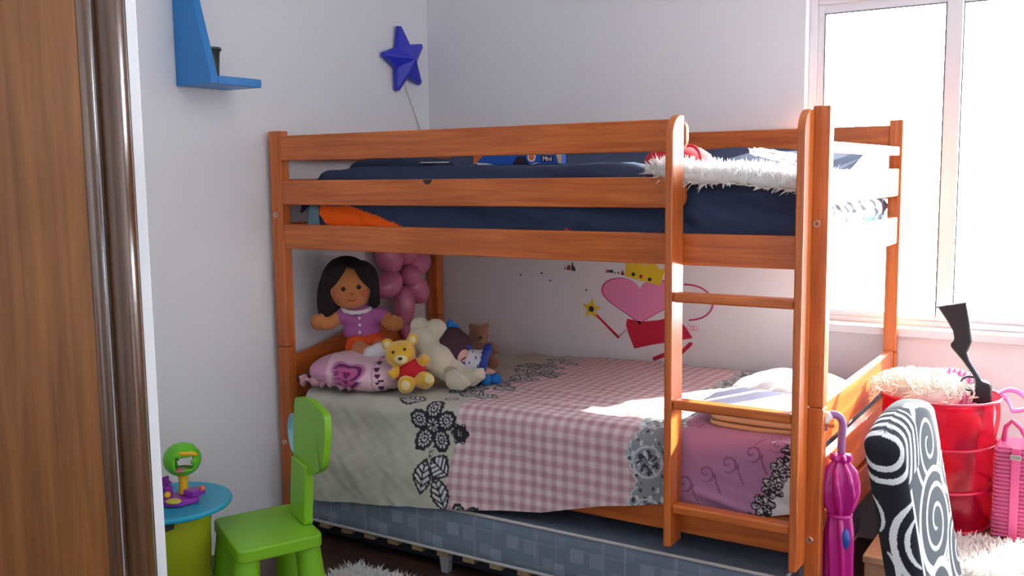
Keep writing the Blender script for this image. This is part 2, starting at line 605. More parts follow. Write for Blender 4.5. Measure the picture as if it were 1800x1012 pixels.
h = board_y('headboard_slat', 0.035, 0.058, 0.585, 0.665, 0.055)
board_y('headboard_slat', 0.035, 0.058, 0.46, 0.56)
board_y('headboard_slat', 0.035, 0.058, 1.395, 1.478, 0.022)
board_y('headboard_slat', 0.035, 0.058, 1.24, 1.325)
board_y('headboard_slat', 0.035, 0.058, 1.08, 1.165)
board_y('footboard_slat', 2.005, 2.030, 0.597, 0.712)
board_y('footboard_slat', 2.005, 2.030, 0.428, 0.558)
board_y('footboard_slat', 2.005, 2.030, 0.298, 0.405)
board_y('footboard_slat', 2.005, 2.030, 1.378, 1.408)
board_y('footboard_slat', 2.005, 2.030, 1.243, 1.335)
board_y('footboard_slat', 2.005, 2.030, 1.082, 1.172)
for i in range(12):
    x = 0.12 + 0.15 * i
    obj('bed_slat', M().box(x, x + 0.07, -0.957, -0.062, 1.075, 1.092), PINE[1], bed, smooth=False)
    obj('bed_slat', M().box(x, x + 0.07, -0.957, -0.062, 0.385, 0.405), PINE[1], bed, smooth=False)

lad = obj('ladder', M().box(1.640, 1.976, -1.078, -1.036, 0.975, 1.002), PINE[0], bed, bevel=0.006)
lad.name = 'ladder'
for zz in (0.672, 0.370):
    obj('rung', M().box(1.640, 1.976, -1.078, -1.036, zz, zz + 0.027), PINE[0], lad, bevel=0.006)
for x0, x1 in ((1.617, 1.640), (1.976, 1.998)):
    zb = 0.272
    y0, y1 = -1.086, -1.003
    pts = [(y0, zb), (y1, zb), (y1, 1.490)] + arc(y0 + 0.062, 1.428, 0.062, 90, 180, 8)
    so = obj('side_rail', M().prism(pts, 0, x0, x1), PINE[2], lad, smooth=30, bevel=0.005)

# mattresses
mt = obj('upper_mattress', M().box(0.10, 1.985, -0.918, -0.065, 1.093, 1.235), LBLUE, bevel=0.03)
tag(mt, 'pale blue sheeted mattress of the upper bunk, showing at its head end', 'mattress')
ml = obj('lower_mattress', M().box(0.095, 1.985, -0.955, -0.06, 0.406, 0.548), LBLUE, bevel=0.035)
tag(ml, 'pale blue sheeted mattress of the lower bunk under the gingham bedspread', 'mattress')
# ================================================================== upper bunk bedding
def duvet():
    nx, ny = 300, 150
    xs = np.linspace(0.13, 1.97, nx)
    s = np.linspace(0, 1, ny)
    X, S = np.meshgrid(xs, s, indexing='ij')
    S0 = 0.70                                        # share of the width that lies on top
    top = S < S0
    yt = -0.075 + (-0.910 + 0.075) * np.clip(S / S0, 0, 1)
    zt = 1.355 + 0.055 * smoothstep(-0.55, -0.1, yt) + 0.014 * waves(X, yt, 3, 1.2, 9)
    zt -= 0.055 * smoothstep(1.35, 1.7, X) * smoothstep(-0.3, -0.75, yt)
    zt -= 0.10 * (1 - smoothstep(0.13, 0.25, X)) ** 2
    q = np.clip((S - S0) / (1 - S0), 0, 1)
    ang = np.clip(q / 0.25, 0, 1) * pi / 2
    down = np.clip((q - 0.25) / 0.75, 0, 1)
    r = 0.045
    Y = yt - r * np.sin(ang)
    zb = 1.125 + 0.155 * smoothstep(0.225, 0.205, X)
    Z = zt - r * (1 - np.cos(ang)) - down * (zt - r - zb)
    cre = waves(X * 1.0 + Z * 1.6, Z - X * .5, 11, 3.0, 16)
    Y = Y - np.where(top, 0, 0.020 * (cre - 0.1) * np.sin(pi * np.clip(q, 0, 1)) ** 0.5)
    Y = np.clip(Y, -0.976 - 0.012 * smoothstep(1.68, 1.72, X) * smoothstep(1.18, 1.22, Z), None)
    P = np.stack([X, Y, Z], -1)
    col = np.empty((nx, ny, 3))
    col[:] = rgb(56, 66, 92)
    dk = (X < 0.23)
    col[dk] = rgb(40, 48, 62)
    # orange panel turned outward near the head end
    d = Z - (1.232 - 0.26 * (X - 0.30) - 0.3 * np.clip(X - 0.45, 0, 1) * 0.2)
    org = (~top) & (q > 0.15) & (Z < 1.228 - 0.285 * np.clip(X - 0.36, 0, 1)) & (X > 0.20) & (X < 0.62) & (Z > 1.225 - 0.9 * (X - 0.19))
    col[org] = rgb(245, 95, 20)
    org2 = (~top) & (Z < 1.166 - 0.6 * np.abs(X - 1.24)) & (X > 1.16) & (X < 1.30)
    col[org2] = rgb(235, 90, 30)
    return sheet_mesh(P), col.reshape(-1, 3)


m_, c_ = duvet()
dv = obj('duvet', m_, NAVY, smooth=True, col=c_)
tag(dv, 'rumpled navy duvet with an orange panel on the upper bunk', 'duvet')
sd = dv.modifiers.new('thickness', 'SOLIDIFY')
sd.thickness = 0.004
sd.offset = 1 if False else -1

pn = M().ell((0.40, -0.70, 1.352), (0.19, 0.17, 0.05), 24, 14, e=0.7)
p_ = soft('navy_pillow', pn, plain('dark_navy_cotton', rgb(42, 50, 72), 0.95, 0.08, 12, 0.3, 60, spec=0.2), voxel=0.012)
tag(p_, 'dark navy pillow at the head of the upper bunk', 'pillow')

bx = thing('picture_box', 'bright blue boxed toy with white lettering lying on the navy duvet', 'box', (0.95, -0.72, 1.362))
BXM = plain('blue_print', rgb(20, 90, 190), 0.4)
obj('carton', M().box(0.745, 1.098, -0.735, -0.705, 1.364, 1.408), BXM, bx, bevel=0.002)
y = -0.7362
WH = plain('white_print', (0.85, 0.85, 0.85), 0.5)
OR = plain('orange_print', rgb(230, 110, 40), 0.5)
pp = M().prism([(0.745, 1.366), (0.80, 1.408), (0.745, 1.408)], 1, y, y + .0008)
obj('orange_corner', pp, OR, bx, smooth=False)
pp = M().prism([(0.905, 1.366), (0.97, 1.366), (0.955, 1.392), (0.925, 1.392)], 1, y, y + .0008)
obj('dark_patch', pp, plain('dark_print', (0.02, 0.015, 0.04), 0.5), bx, smooth=False)
obj('badge', M().prism(arc(0.982, 1.389, 0.016, 0, 350, 24), 1, y, y + .0008), WH, bx, smooth=False)
obj('badge_centre', M().prism(arc(0.982, 1.389, 0.011, 0, 350, 24), 1, y - .0006, y + .0004), OR, bx, smooth=False)
obj('dark_label', M().prism([(1.018, 1.372), (1.066, 1.372), (1.066, 1.394), (1.018, 1.394)], 1, y, y + .0008), plain('navy_print', rgb(15, 25, 70), 0.5), bx, smooth=False)
for q in (((1.015, 1.396), (1.066, 1.3955), (1.066, 1.400), (1.015, 1.4035)), ((0.765, 1.366), (0.83, 1.366), (0.80, 1.371), (0.75, 1.374)), ((0.985, 1.364), (1.01, 1.370), (1.0, 1.370), (0.98, 1.366))):
    obj('white_stripe', M().prism(q, 1, y, y + .0008), WH, bx, smooth=False)
obj('pale_end', M().prism([(1.086, 1.366), (1.0975, 1.366), (1.0975, 1.408), (1.074, 1.408)], 1, y, y + .0008), plain('cream_print', rgb(230, 190, 150), 0.5), bx, smooth=False)
for ch, xo in (('M', 1.0245), ('i', 1.0405), ('n', 1.0458), ('i', 1.0570)):
    fc = bpy.data.curves.new('letter', 'FONT')
    fc.body = ch
    fc.size = 0.022
    fc.extrude = 0.0004
    ft = bpy.data.objects.new('letter', fc)
    COL.objects.link(ft)
    bpy.context.view_layer.update()
    fme = bpy.data.meshes.new_from_object(ft.evaluated_get(bpy.context.evaluated_depsgraph_get()))
    bpy.data.objects.remove(ft)
    fme.transform(Matrix.Translation(Vector((xo, y - 0.0006, 1.3755)) - Vector(bx.location)) @ Matrix.Rotation(radians(90), 4, 'X'))
    fme.materials.clear()
    fme.materials.append(WH)
    fo = bpy.data.objects.new('letter', fme)
    COL.objects.link(fo)
    fo.parent = bx

sc_ = M().prism([(0.56, -0.80), (0.60, -0.775), (0.645, -0.79), (0.66, -0.765), (0.60, -0.745), (0.55, -0.77)], 2, 1.376, 1.379)
tag(obj('paper_scrap', sc_, WHITE, smooth=False), 'torn white paper scrap on the navy duvet near the pillow', 'paper')

hat = thing('red_cap', 'red felt cap with a curved brim on the upper bunk', 'cap', (1.50, -0.66, 1.335))
hm = M().lathe([(0.115, 0.0), (0.112, 0.03), (0.10, 0.055), (0.07, 0.075), (0.03, 0.085), (0.002, 0.087)], (1.48, -0.66, 1.332), 28)
obj('crown', hm, RED, hat, smooth=True)
hb = M().tube([(1.48 + 0.117 * cos(a), -0.66 + 0.117 * sin(a), 1.337) for a in np.linspace(0, 2 * pi, 33)], 0.008, 8)
obj('band', hb, RED, hat, smooth=True)
hb = M().tube([(1.545 + 0.045 * cos(a), -0.755 + 0.02 * sin(a), 1.358 + 0.055 * sin(a)) for a in np.linspace(-0.6, pi - 0.4, 15)], 0.005, 8)
obj('strap', hb, RED, hat, smooth=True)


def shag_rug(name, xs, ys, zfun, n, length, width, seed, label, edge_n=260, lean=(0, 0, 1)):
    """backing slab that follows the surface below and a shaggy pile of strands"""
    root = thing(name, label, 'rug', ((xs[0] + xs[1]) / 2, (ys[0] + ys[1]) / 2, float(zfun((xs[0] + xs[1]) / 2, (ys[0] + ys[1]) / 2))))
    g = np.random.default_rng(seed)
    a = np.linspace(*xs, 40); b = np.linspace(*ys, 24)
    A, B = np.meshgrid(a, b, indexing='ij')
    Z = np.vectorize(zfun)(A, B)
    up = sheet_mesh(np.stack([A, B, Z + 0.008], -1))
    o = obj('backing', up, FLUFF, root, smooth=True)
    s = o.modifiers.new('thickness', 'SOLIDIFY'); s.thickness = 0.008; s.offset = -1
    px = g.uniform(xs[0], xs[1], n); py = g.uniform(ys[0], ys[1], n)
    P = [(x, y, zfun(x, y) + 0.006) for x, y in zip(px, py)]
    D = [np.array(lean) * 0.6 + np.array((g.normal() * .7, g.normal() * .7, 0.55)) for _ in range(n)]
    for _ in range(edge_n):
        k = g.integers(0, 4); t = g.uniform()
        if k == 0: x, y, d = xs[0], ys[0] + t * (ys[1] - ys[0]), (-1, 0, .25)
        elif k == 1: x, y, d = xs[1], ys[0] + t * (ys[1] - ys[0]), (1, 0, .25)
        elif k == 2: x, y, d = xs[0] + t * (xs[1] - xs[0]), ys[0], (0, -1, .1)
        else: x, y, d = xs[0] + t * (xs[1] - xs[0]), ys[1], (0, 1, .3)
        P.append((x, y, zfun(x, y) + 0.006)); D.append(np.array(d) + g.normal(size=3) * .3)
    pm = tufts(M(), P, D, length, width, 0.5, seed)
    po = obj('shag_pile', pm, FLUFF, root, smooth=False)
    po['kind'] = 'stuff'
    return root


def z_upper(x, y):
    z = 1.362 - 0.055 * float(smoothstep(1.35, 1.7, x)) * float(smoothstep(-0.3, -0.75, y)) + 0.05 * float(smoothstep(-0.55, -0.1, y)) + 0.012
    if y < -0.93:
        z -= (abs(y + 0.93) / 0.05) ** 2 * 0.02
    return z - 0.02 * float(smoothstep(1.75, 1.97, x))


shag_rug('shaggy_rug', (1.53, 1.965), (-0.985, -0.62), z_upper, 3200, 0.035, 0.0035, 5, 'white shaggy rug thrown over the foot of the upper bunk', 700)

pb = M().ell((1.76, -0.52, 1.380), (0.10, 0.05, 0.013), 20, 10, Matrix.Rotation(0.2, 3, 'Y'), 0.8)
v = np.array(pb.v); v += 0.004 * rng.normal(size=v.shape); pb.v = v.tolist()
tag(obj('plastic_bag', pb, see_through('clear_film', (0.85, 0.84, 0.86), 0.35), smooth=True), 'crumpled clear plastic bag behind the shaggy rug on the upper bunk', 'bag')

# ruffled black-and-white striped cloth at the foot of the upper bunk
fs = M()
n = 60
ys = np.linspace(-0.95, -0.07, n)
P = np.zeros((n, 14, 3)); C = np.zeros((n, 14, 3))
for i, yy in enumerate(ys):
    for k in range(14):
        a = pi * k / 13
        P[i, k] = (1.972 + 0.022 * sin(a) + 0.003 * sin(yy * 60 + k), yy, 1.208 - 0.033 * cos(a) * -1 if False else 1.208 + 0.033 * cos(a) + 0.004 * sin(yy * 37))
        st_ = sin(yy * 62 + 2.2 * cos(a) + 3 * sin(yy * 9)) > 0.45 or yy < -0.88 or yy > -0.12
        C[i, k] = rgb(45, 50, 75) if st_ else (0.8, 0.8, 0.8)
tag(obj('striped_blanket', sheet_mesh(P), PRINT, smooth=True, col=C.reshape(-1, 3)), 'white and dark striped blanket roll between the upper footboard slats', 'blanket')
# ================================================================== lower bunk: printed bedspread
DK, LT = np.array(rgb(46, 40, 50)), np.array((0.62, 0.60, 0.61))


def paint_flower(C, X, S, cx, cs, R, n=5, rot=0.0, asp=1.0):
    dx, ds = (X - cx), (S - cs) / asp
    r = np.hypot(dx, ds)
    for k in range(n):
        a = rot + 2 * pi * k / n
        px, ps = 0.60 * R * cos(a), 0.60 * R * sin(a)
        u = (dx - px) * cos(a) + (ds - ps) * sin(a)
        w_ = -(dx - px) * sin(a) + (ds - ps) * cos(a)
        ph = np.arctan2(w_, u)
        rr = np.hypot(u / 1.1, w_ / 0.86) / (0.40 * R)
        rr = rr / (1 + 0.06 * np.cos(9 * ph))
        ins = rr < 1
        web = ((rr > 0.42) & (rr < 0.66) & (np.cos(12 * ph) > -0.3)) | ((rr > 0.14) & (rr < 0.26))
        C[ins] = DK
        C[ins & web] = LT
    cc = r < 0.27 * R
    th = np.arctan2(ds, dx)
    C[cc] = DK
    C[cc & (np.cos(8 * th) > 0.2) & (r > 0.08 * R) & (r < 0.23 * R)] = LT


def paint_leaf(C, X, S, cx, cs, L, W, ang):
    dx, ds = X - cx, S - cs
    u = (dx * cos(ang) + ds * sin(ang)) / (L / 2)
    v = (-dx * sin(ang) + ds * cos(ang)) / (W / 2)
    edge = np.clip(1 - np.abs(u) ** 1.8, 0, 1) * (1 + 0.06 * np.cos(u * 22))
    ins = (np.abs(u) < 1) & (np.abs(v) < edge)
    inner = ins & (np.abs(v) < edge - 0.26) & (np.abs(u) < 0.78)
    ribs = (np.abs(v) < 0.07) | (np.cos((u * 1.0 + np.abs(v) * 0.55) * 17) < -0.35)
    C[ins] = DK
    C[inner & ~ribs] = LT


def bedspread():
    nx, ns = 520, 400
    xs = np.linspace(0.165, 1.975, nx)
    t = np.linspace(0, 1, ns)
    X, T = np.meshgrid(xs, t, indexing='ij')
    hem = np.interp(X, [0.1, 0.35, 0.6, 0.9, 1.18, 1.40, 1.5, 1.62, 1.66, 1.80, 1.87, 1.975], [0.15, 0.178, 0.208, 0.243, 0.275, 0.335, 0.352, 0.372, 0.385, 0.372, 0.378, 0.405])
    ztop = 0.556 + 0.03 * smoothstep(0.3, 1.1, X)
    L1 = 0.93; r = 0.055; L2 = r * pi / 2
    L3 = ztop - r - hem
    tot = L1 + L2 + L3
    S = T * tot
    a = np.clip((S - L1) / r, 0, pi / 2)
    yf = -0.965 - r
    dn = np.clip(S - L1 - L2, 0, None)
    Y = -0.035 - np.clip(S, 0, L1) - r * np.sin(a)
    Z = ztop - r * (1 - np.cos(a)) - dn
    # keep clear of the drawer mattress on the left, tuck in behind the ladder on the right
    Y -= 0.04 * smoothstep(1.15, 0.8, X) * smoothstep(0.04, 0.2, dn)
    Y += 0.022 * smoothstep(1.46, 1.60, X) * smoothstep(L1 - .05, L1 + .05, S)
    big = waves(X, S, 21, 1.0, 7, 10)
    fine = waves(X * 1.0, S * 1.0, 22, 5, 30, 14)
    front = smoothstep(L1 - 0.03, L1 + 0.06, S)
    wr = 0.005 + 0.008 * smoothstep(0.85, 0.6, X)
    off = big * 0.006 + fine * wr * 0.55
    off += 0.011 * smoothstep(1.62, 1.72, X) * np.sin(52 * (S - 0.22 * X)) ** 3 * smoothstep(1.06, 1.18, S)
    Z += off * (1 - front)
    Y -= (off + 0.002) * front
    # gentle lengthways creases on the top
    Z += 0.006 * np.exp(-((Y + 0.86 + 0.06 * (X - 1.2)) / 0.025) ** 2) * smoothstep(0.9, 1.2, X) * (1 - front)
    Z += 0.006 * np.exp(-((Y + 0.72 + 0.1 * (X - 1.2)) / 0.03) ** 2) * smoothstep(0.8, 1.2, X) * (1 - front)
    P = np.stack([X, Y, Z], -1)
    C = np.empty((nx, ns, 3))
    C[:] = (0.49, 0.465, 0.385)
    # pink gingham
    pk = X > (0.845 + 0.012 * np.sin(S * 14))
    pk |= (X > 0.80) & (S < 0.85)
    sq = lambda t: 0.5 + 0.5 * np.tanh(2.6 * np.sin(2 * pi * t / 0.038))
    a1 = (sq(X) + sq(S))[..., None]
    lo, mi, hi = np.array((0.73, 0.60, 0.60)), np.array((0.60, 0.39, 0.42)), np.array((0.47, 0.25, 0.29))
    g = np.where(a1 < 1, lo + (mi - lo) * a1, mi + (hi - mi) * (a1 - 1))
    C[pk] = g[pk]
    # grey lace band with scalloped edge
    e0 = 1.485 + 0.012 * np.cos(2 * pi * S / 0.16) + 0.004 * np.cos(2 * pi * S / 0.026)
    lace = (X > e0) & (X < 1.605 + 0.02 * np.sin(2 * pi * S / 0.21))
    C[X >= 1.595] = (0.40, 0.19, 0.33)
    C[lace] = (0.27, 0.29, 0.31)
    ln = waves(X, S, 33, 30, 90, 16)
    C[lace & (ln > 0.42)] = (0.62, 0.63, 0.64)
    C[lace & (ln < -0.5)] = (0.05, 0.05, 0.07)
    C[lace & (np.abs(X - e0 - 0.004) < 0.003)] = (0.6, 0.6, 0.6)
    for k in range(9):
        cs = 0.10 + 0.16 * k
        d = np.hypot((X - 1.535) / 0.9, S - cs)
        ring = (d < 0.05) & (d > 0.043) & lace
        C[ring] = (0.55, 0.56, 0.57)
        th = np.arctan2(S - cs, X - 1.535)
        C[(d < 0.036) & (np.cos(7 * th + d * 120) > 0.35) & lace] = (0.06, 0.06, 0.08)
    # purple end with darker curling vines
    pu = (X > 1.61) & ~lace
    for k in range(34):
        vx, vs_, vr, sg = 1.625 + 0.066 * (k % 5) + 0.02 * ((k * 7) % 3 - 1), 0.12 + 0.045 * (k // 1) * 1.0 % 1.28, 0.016 + 0.006 * (k % 3), 1 if k % 2 else -1
        dx_, ds_ = X - vx, S - (0.12 + (0.197 * k) % 1.22)
        rr, th = np.hypot(dx_, ds_), np.arctan2(ds_, dx_) * sg
        ph = rr / vr * 1.25 - th / (2 * pi)
        C[pu & (rr < vr) & (np.abs(ph - np.round(ph)) < 0.13)] = (0.24, 0.09, 0.18)
        tail = pu & (np.abs(dx_ - sg * vr - 6 * (ds_ ** 2) * sg) < 0.003) & (ds_ > 0) & (ds_ < 0.055)
        C[tail] = (0.24, 0.09, 0.18)
    # black crochet border and white corner at the foot end
    xe = 1.955 - 0.46 * (S - 0.97)
    wh = X > xe
    C[wh] = (0.74, 0.74, 0.72)
    for k in range(8):
        cs = 0.97 + 0.055 * k
        paint_flower(C, X, S, 1.955 - 0.46 * (cs - 0.97), cs, 0.034, 6, 0.3 * k)
    # black crochet flowers and leaves running across the bed
    paint_flower(C, X, S, 0.755, 1.035, 0.098, 5, -pi / 2 + 0.0, 1.0)
    paint_flower(C, X, S, 0.868, 1.055, 0.036, 6)
    C[(np.hypot(X - 0.868, S - 1.055) < 0.03) & (np.hypot(X - 0.868, S - 1.055) > 0.012)] = DK
    paint_leaf(C, X, S, 0.800, 1.168, 0.095, 0.085, 0.55)
    paint_leaf(C, X, S, 0.735, 1.205, 0.125, 0.078, pi / 2 + 0.12)
    paint_leaf(C, X, S, 0.808, 1.255, 0.130, 0.074, pi / 2 - 0.35)
    paint_leaf(C, X, S, 0.757, 1.125, 0.05, 0.014, pi / 2 + 0.2)
    paint_flower(C, X, S, 0.905, 1.345, 0.07, 5, 0.4)
    for (cx, cs, kind, sz, an) in ((0.63, 0.93, 'l', 0.13, 0.1), (0.76, 0.88, 'l', 0.08, 0.5), (0.79, 0.80, 'l', 0.13, 0.35), (0.87, 0.83, 'l', 0.10, 0.0), (0.74, 0.74, 'f', 0.075, 0),
                                   (0.86, 0.70, 'l', 0.13, 0.6), (0.76, 0.62, 'f', 0.085, 0.3), (0.86, 0.56, 'l', 0.12, -0.4), (0.80, 0.50, 'l', 0.13, 0.9), (0.86, 0.42, 'f', 0.08, 0.6),
                                   (0.75, 0.38, 'l', 0.12, 0.2), (0.81, 0.30, 'l', 0.13, -0.5), (0.72, 0.24, 'f', 0.085, 0), (0.82, 0.16, 'l', 0.12, 0.5), (0.74, 0.10, 'l', 0.11, -0.2)):
        if kind == 'l':
            paint_leaf(C, X, S, cx, cs, sz, sz * 0.62, an)
        else:
            paint_flower(C, X, S, cx, cs, sz, 5, an)
    return sheet_mesh(P), C.reshape(-1, 3)


m_, c_ = bedspread()
bs = obj('bedspread', m_, PRINT, smooth=True, col=c_)
tag(bs, 'pink gingham bedspread with black crochet flowers and purple end on the lower bunk', 'bedspread')

# pillow with a pink flower and heart print
def pillow_print():
    m = M()
    n, q = 240, 170
    V = []
    Cc = []
    cx, cy, cz = 0.315, -0.77, 0.614
    for i in range(1, q):
        t = pi * i / q
        for k in range(n):
            w = 2 * pi * k / n
            sp = lambda x: math.copysign(abs(x) ** 0.62, x)
            x = 0.205 * sp(sin(t)) * sp(cos(w)); y = 0.245 * sp(sin(t)) * sp(sin(w))
            z = 0.058 * math.copysign(abs(cos(t)) ** 0.9, cos(t))
            V.append((x, y, z))
    V = np.array(V)
    z = V[:, 2] + 0.006 * waves(V[:, 0], V[:, 1], 9, 3, 14) * (np.abs(V[:, 2]) > 0.005)
    out = np.stack([V[:, 0] + cx, V[:, 1] + cy, z + cz + 0.012 * (0.5 - (V[:, 0] + 0.2) / 0.4)], -1)
    f = [(i * n + k, (i + 1) * n + k, (i + 1) * n + (k + 1) % n, i * n + (k + 1) % n) for i in range(q - 2) for k in range(n)]
    f += [tuple(range(n)), tuple(range((q - 2) * n, (q - 1) * n))[::-1]]
    C = np.empty((len(V), 3)); C[:] = rgb(225, 185, 195)
    X = V[:, 0] * 0.845 + V[:, 1] * 0.535; S = V[:, 2] * 0.99 - (V[:, 0] * 0.535 - V[:, 1] * 0.845) * 0.22 * np.where(V[:, 2] > 0, 1, 0.6)
    m.v, m.f = out.tolist(), f
    fx, fs = -0.085, -0.030
    d = np.hypot((X - fx) / 1.25, S - fs) * (1 + 0.2 * np.cos(np.arctan2(S - fs, X - fx) * 3 + 2))
    C[d < 0.048] = rgb(195, 120, 165)
    C[(d < 0.040)] = rgb(110, 30, 95)
    C[(d < 0.029)] = rgb(190, 90, 140)
    C[(d < 0.011)] = rgb(110, 30, 90)
    def heart(hx, hs, s_, c):
        u, v = (X - hx) / s_, (S - hs) / s_
        C[((u * u + v * v - 0.5) ** 3 - u * u * v ** 3 * 1.6) < 0] = c
    for hx, hs in ((0.030, 0.040), (0.026, 0.014), (0.024, -0.012), (0.029, -0.036), (0.042, -0.058), (0.065, -0.072)):
        heart(hx, hs, 0.011, rgb(70, 25, 75))
    heart(0.095, -0.004, 0.011, rgb(170, 70, 110))
    ring_ = np.hypot((X - 0.10) / 1.0, S + 0.02)
    C[(np.abs(ring_ - 0.092) < 0.002) & (X < 0.04)] = rgb(190, 120, 160)
    C[(X < -0.165)] = rgb(205, 145, 175)
    return m, C


m_, c_ = pillow_print()
tag(obj('printed_pillow', m_, PRINT, smooth=True, col=c_), 'pale pink pillow printed with a purple flower and hearts on the lower bunk', 'pillow')
rf = M()
pts = [(0.13 + 0.30 * i / 24, -1.0 + 0.012 * sin(i * 1.9) + 0.02 * (i / 24), 0.588 + 0.010 * sin(i * 2.6)) for i in range(25)]
rf.tube(pts, [0.012 + 0.005 * sin(i * 1.3) for i in range(25)], 8)
tag(obj('pink_ruffle', rf, plain('pink_ruffle', rgb(205, 150, 165), 0.9, 0.1, 30), smooth=True), 'crumpled pink frilled scarf along the front of the printed pillow', 'scarf')

# clothes and towels at the foot of the lower bunk
def folded(name, x0, x1, y0, y1, z0, z1, mat, label, cat, seed, layers=3):
    root = thing(name, label, cat, ((x0 + x1) / 2, (y0 + y1) / 2, z0))
    h_ = (z1 - z0) / layers
    for k in range(layers):
        m = M().ell(((x0 + x1) / 2 + rng.uniform(-.006, .006), (y0 + y1) / 2 + rng.uniform(-.006, .006), z0 + h_ * (k + .5)), ((x1 - x0) / 2, (y1 - y0) / 2, h_ * 0.56), 40, 16, e=0.35)
        v = np.array(m.v)
        v[:, 2] += 0.004 * waves(v[:, 0], v[:, 1], seed + k, 2, 9)
        m.v = v.tolist()
        obj('fold', m, mat, root, smooth=True)
    return root


TAN = plain('tan_knit', rgb(190, 155, 115), 0.95, 0.08, 25, 0.3, 80)
GREYC = plain('grey_lilac_knit', rgb(160, 158, 180), 0.95, 0.06, 25, 0.3, 80)
folded('folded_blanket', 1.675, 1.955, -0.905, -0.62, 0.592, 0.622, TAN, 'folded tan blanket at the bottom of the pile on the lower bunk', 'blanket', 61, 2)
folded('folded_jumper', 1.64, 1.955, -0.885, -0.62, 0.624, 0.652, GREYC, 'folded grey lilac jumper on top of the tan blanket', 'jumper', 65, 2)


def heap(name, cx, cy, z0, rx, ry, rz, mat, label, cat, seed, amp=0.018):
    m = M()
    n, q = 90, 40
    V = []
    for i in range(0, q):
        t = (i / (q - 1)) * pi / 2
        for k in range(n):
            w = 2 * pi * k / n
            V.append((rx * sin(t) ** 0.8 * cos(w), ry * sin(t) ** 0.8 * sin(w), rz * cos(t) ** 0.75))
    V = np.array(V)
    fade = np.clip(V[:, 2] / rz, 0, 1) ** 0.5
    nz = waves(V[:, 0], V[:, 1], seed, 2.5, 16)
    V[:, 2] += amp * nz * fade
    V[:, 0] += amp * 0.6 * waves(V[:, 1], V[:, 2], seed + 1, 3, 14) * fade
    f = [(i * n + k, (i + 1) * n + k, (i + 1) * n + (k + 1) % n, i * n + (k + 1) % n) for i in range(q - 1) for k in range(n)]
    f.append(tuple(range((q - 1) * n, q * n))[::-1])
    m.v = (V + np.array((cx, cy, z0))).tolist()
    m.f = f
    return tag(obj(name, m, mat, smooth=True), label, cat)


heap('white_towel', 1.785, -0.42, 0.588, 0.205, 0.24, 0.078, WHITE, 'heaped white towel glowing in the sun at the foot of the lower bunk', 'towel', 71)
cm = M().ell((1.955, -0.56, 0.575), (0.04, 0.17, 0.05), 30, 16, e=0.8)
v = np.array(cm.v); cc = np.empty((len(v), 3)); cc[:] = (0.72, 0.68, 0.66)
cc[v[:, 1] > -0.47] = rgb(110, 150, 190); cc[np.abs(v[:, 1] + 0.5) < 0.02] = rgb(220, 170, 140)
v[:, 2] += 0.006 * np.sin(v[:, 1] * 60)
v[:, 0] = np.minimum(v[:, 0], 2.002)
cm.v = v.tolist()
tag(obj('bunched_sheet', cm, PRINT, smooth=True, col=cc), 'white and blue bunched sheet squeezed between the lower footboard slats', 'sheet')
cm = M().ell((1.992, -0.60, 0.415), (0.012, 0.22, 0.022), 24, 12)
tag(obj('white_sheet', cm, WHITE, smooth=True), 'strip of white sheet showing above the lowest footboard slat', 'sheet')
# ================================================================== drawer bed under the bunk
tb = thing('trundle_bed', 'low pull-out bed with grey patterned mattress under the bunk', 'bed', (1.0, -0.6, 0))


def trundle_print():
    nx, nz = 620, 50
    xs = np.linspace(0.10, 1.955, nx); zs = np.linspace(0.078, 0.228, nz)
    X, Z = np.meshgrid(xs, zs, indexing='ij')
    e = np.minimum(np.minimum(Z - 0.078, 0.228 - Z), 0.03)
    Y = -1.032 - 0.010 * np.sqrt(np.clip(e / 0.03, 0, 1)) + 0.0015 * waves(X, Z, 5, 4, 20)
    C = np.empty((nx, nz, 3)); C[:] = rgb(112, 122, 140)
    C *= (1 + 0.08 * np.sin(X * 700))[..., None]
    P_ = 0.235
    for k in range(9):
        x0 = 0.12 + P_ * k
        for dx, z0, wd_, c in ((0.02, 0.155, 0.045, (135, 143, 162)), (0.085, 0.150, 0.045, (128, 136, 152)), (0.150, 0.108, 0.038, (128, 136, 152)), (-0.045, 0.10, 0.04, (138, 146, 165)), (0.20, 0.19, 0.03, (122, 130, 148))):
            s = (np.abs(X - x0 - dx) < wd_ / 2) & (np.abs(Z - z0 - .01) < wd_ / 2)
            C[s] = np.array(rgb(*c)) * (1 + 0.1 * np.sin(X[s] * 900))[..., None]
        for q in (0.105, 0.112, 0.182):
            C[np.abs(X - x0 - q) < 0.0018] = rgb(140, 146, 160)
        seg = (X > x0 + 0.02) & (X < x0 + 0.19)
        for q in (0.098, 0.104, 0.176):
            C[seg & (np.abs(Z - q - 0.003 * k % 0.01) < 0.0012)] = rgb(138, 145, 158)
    return sheet_mesh(np.stack([X, Y, Z], -1)), C.reshape(-1, 3)


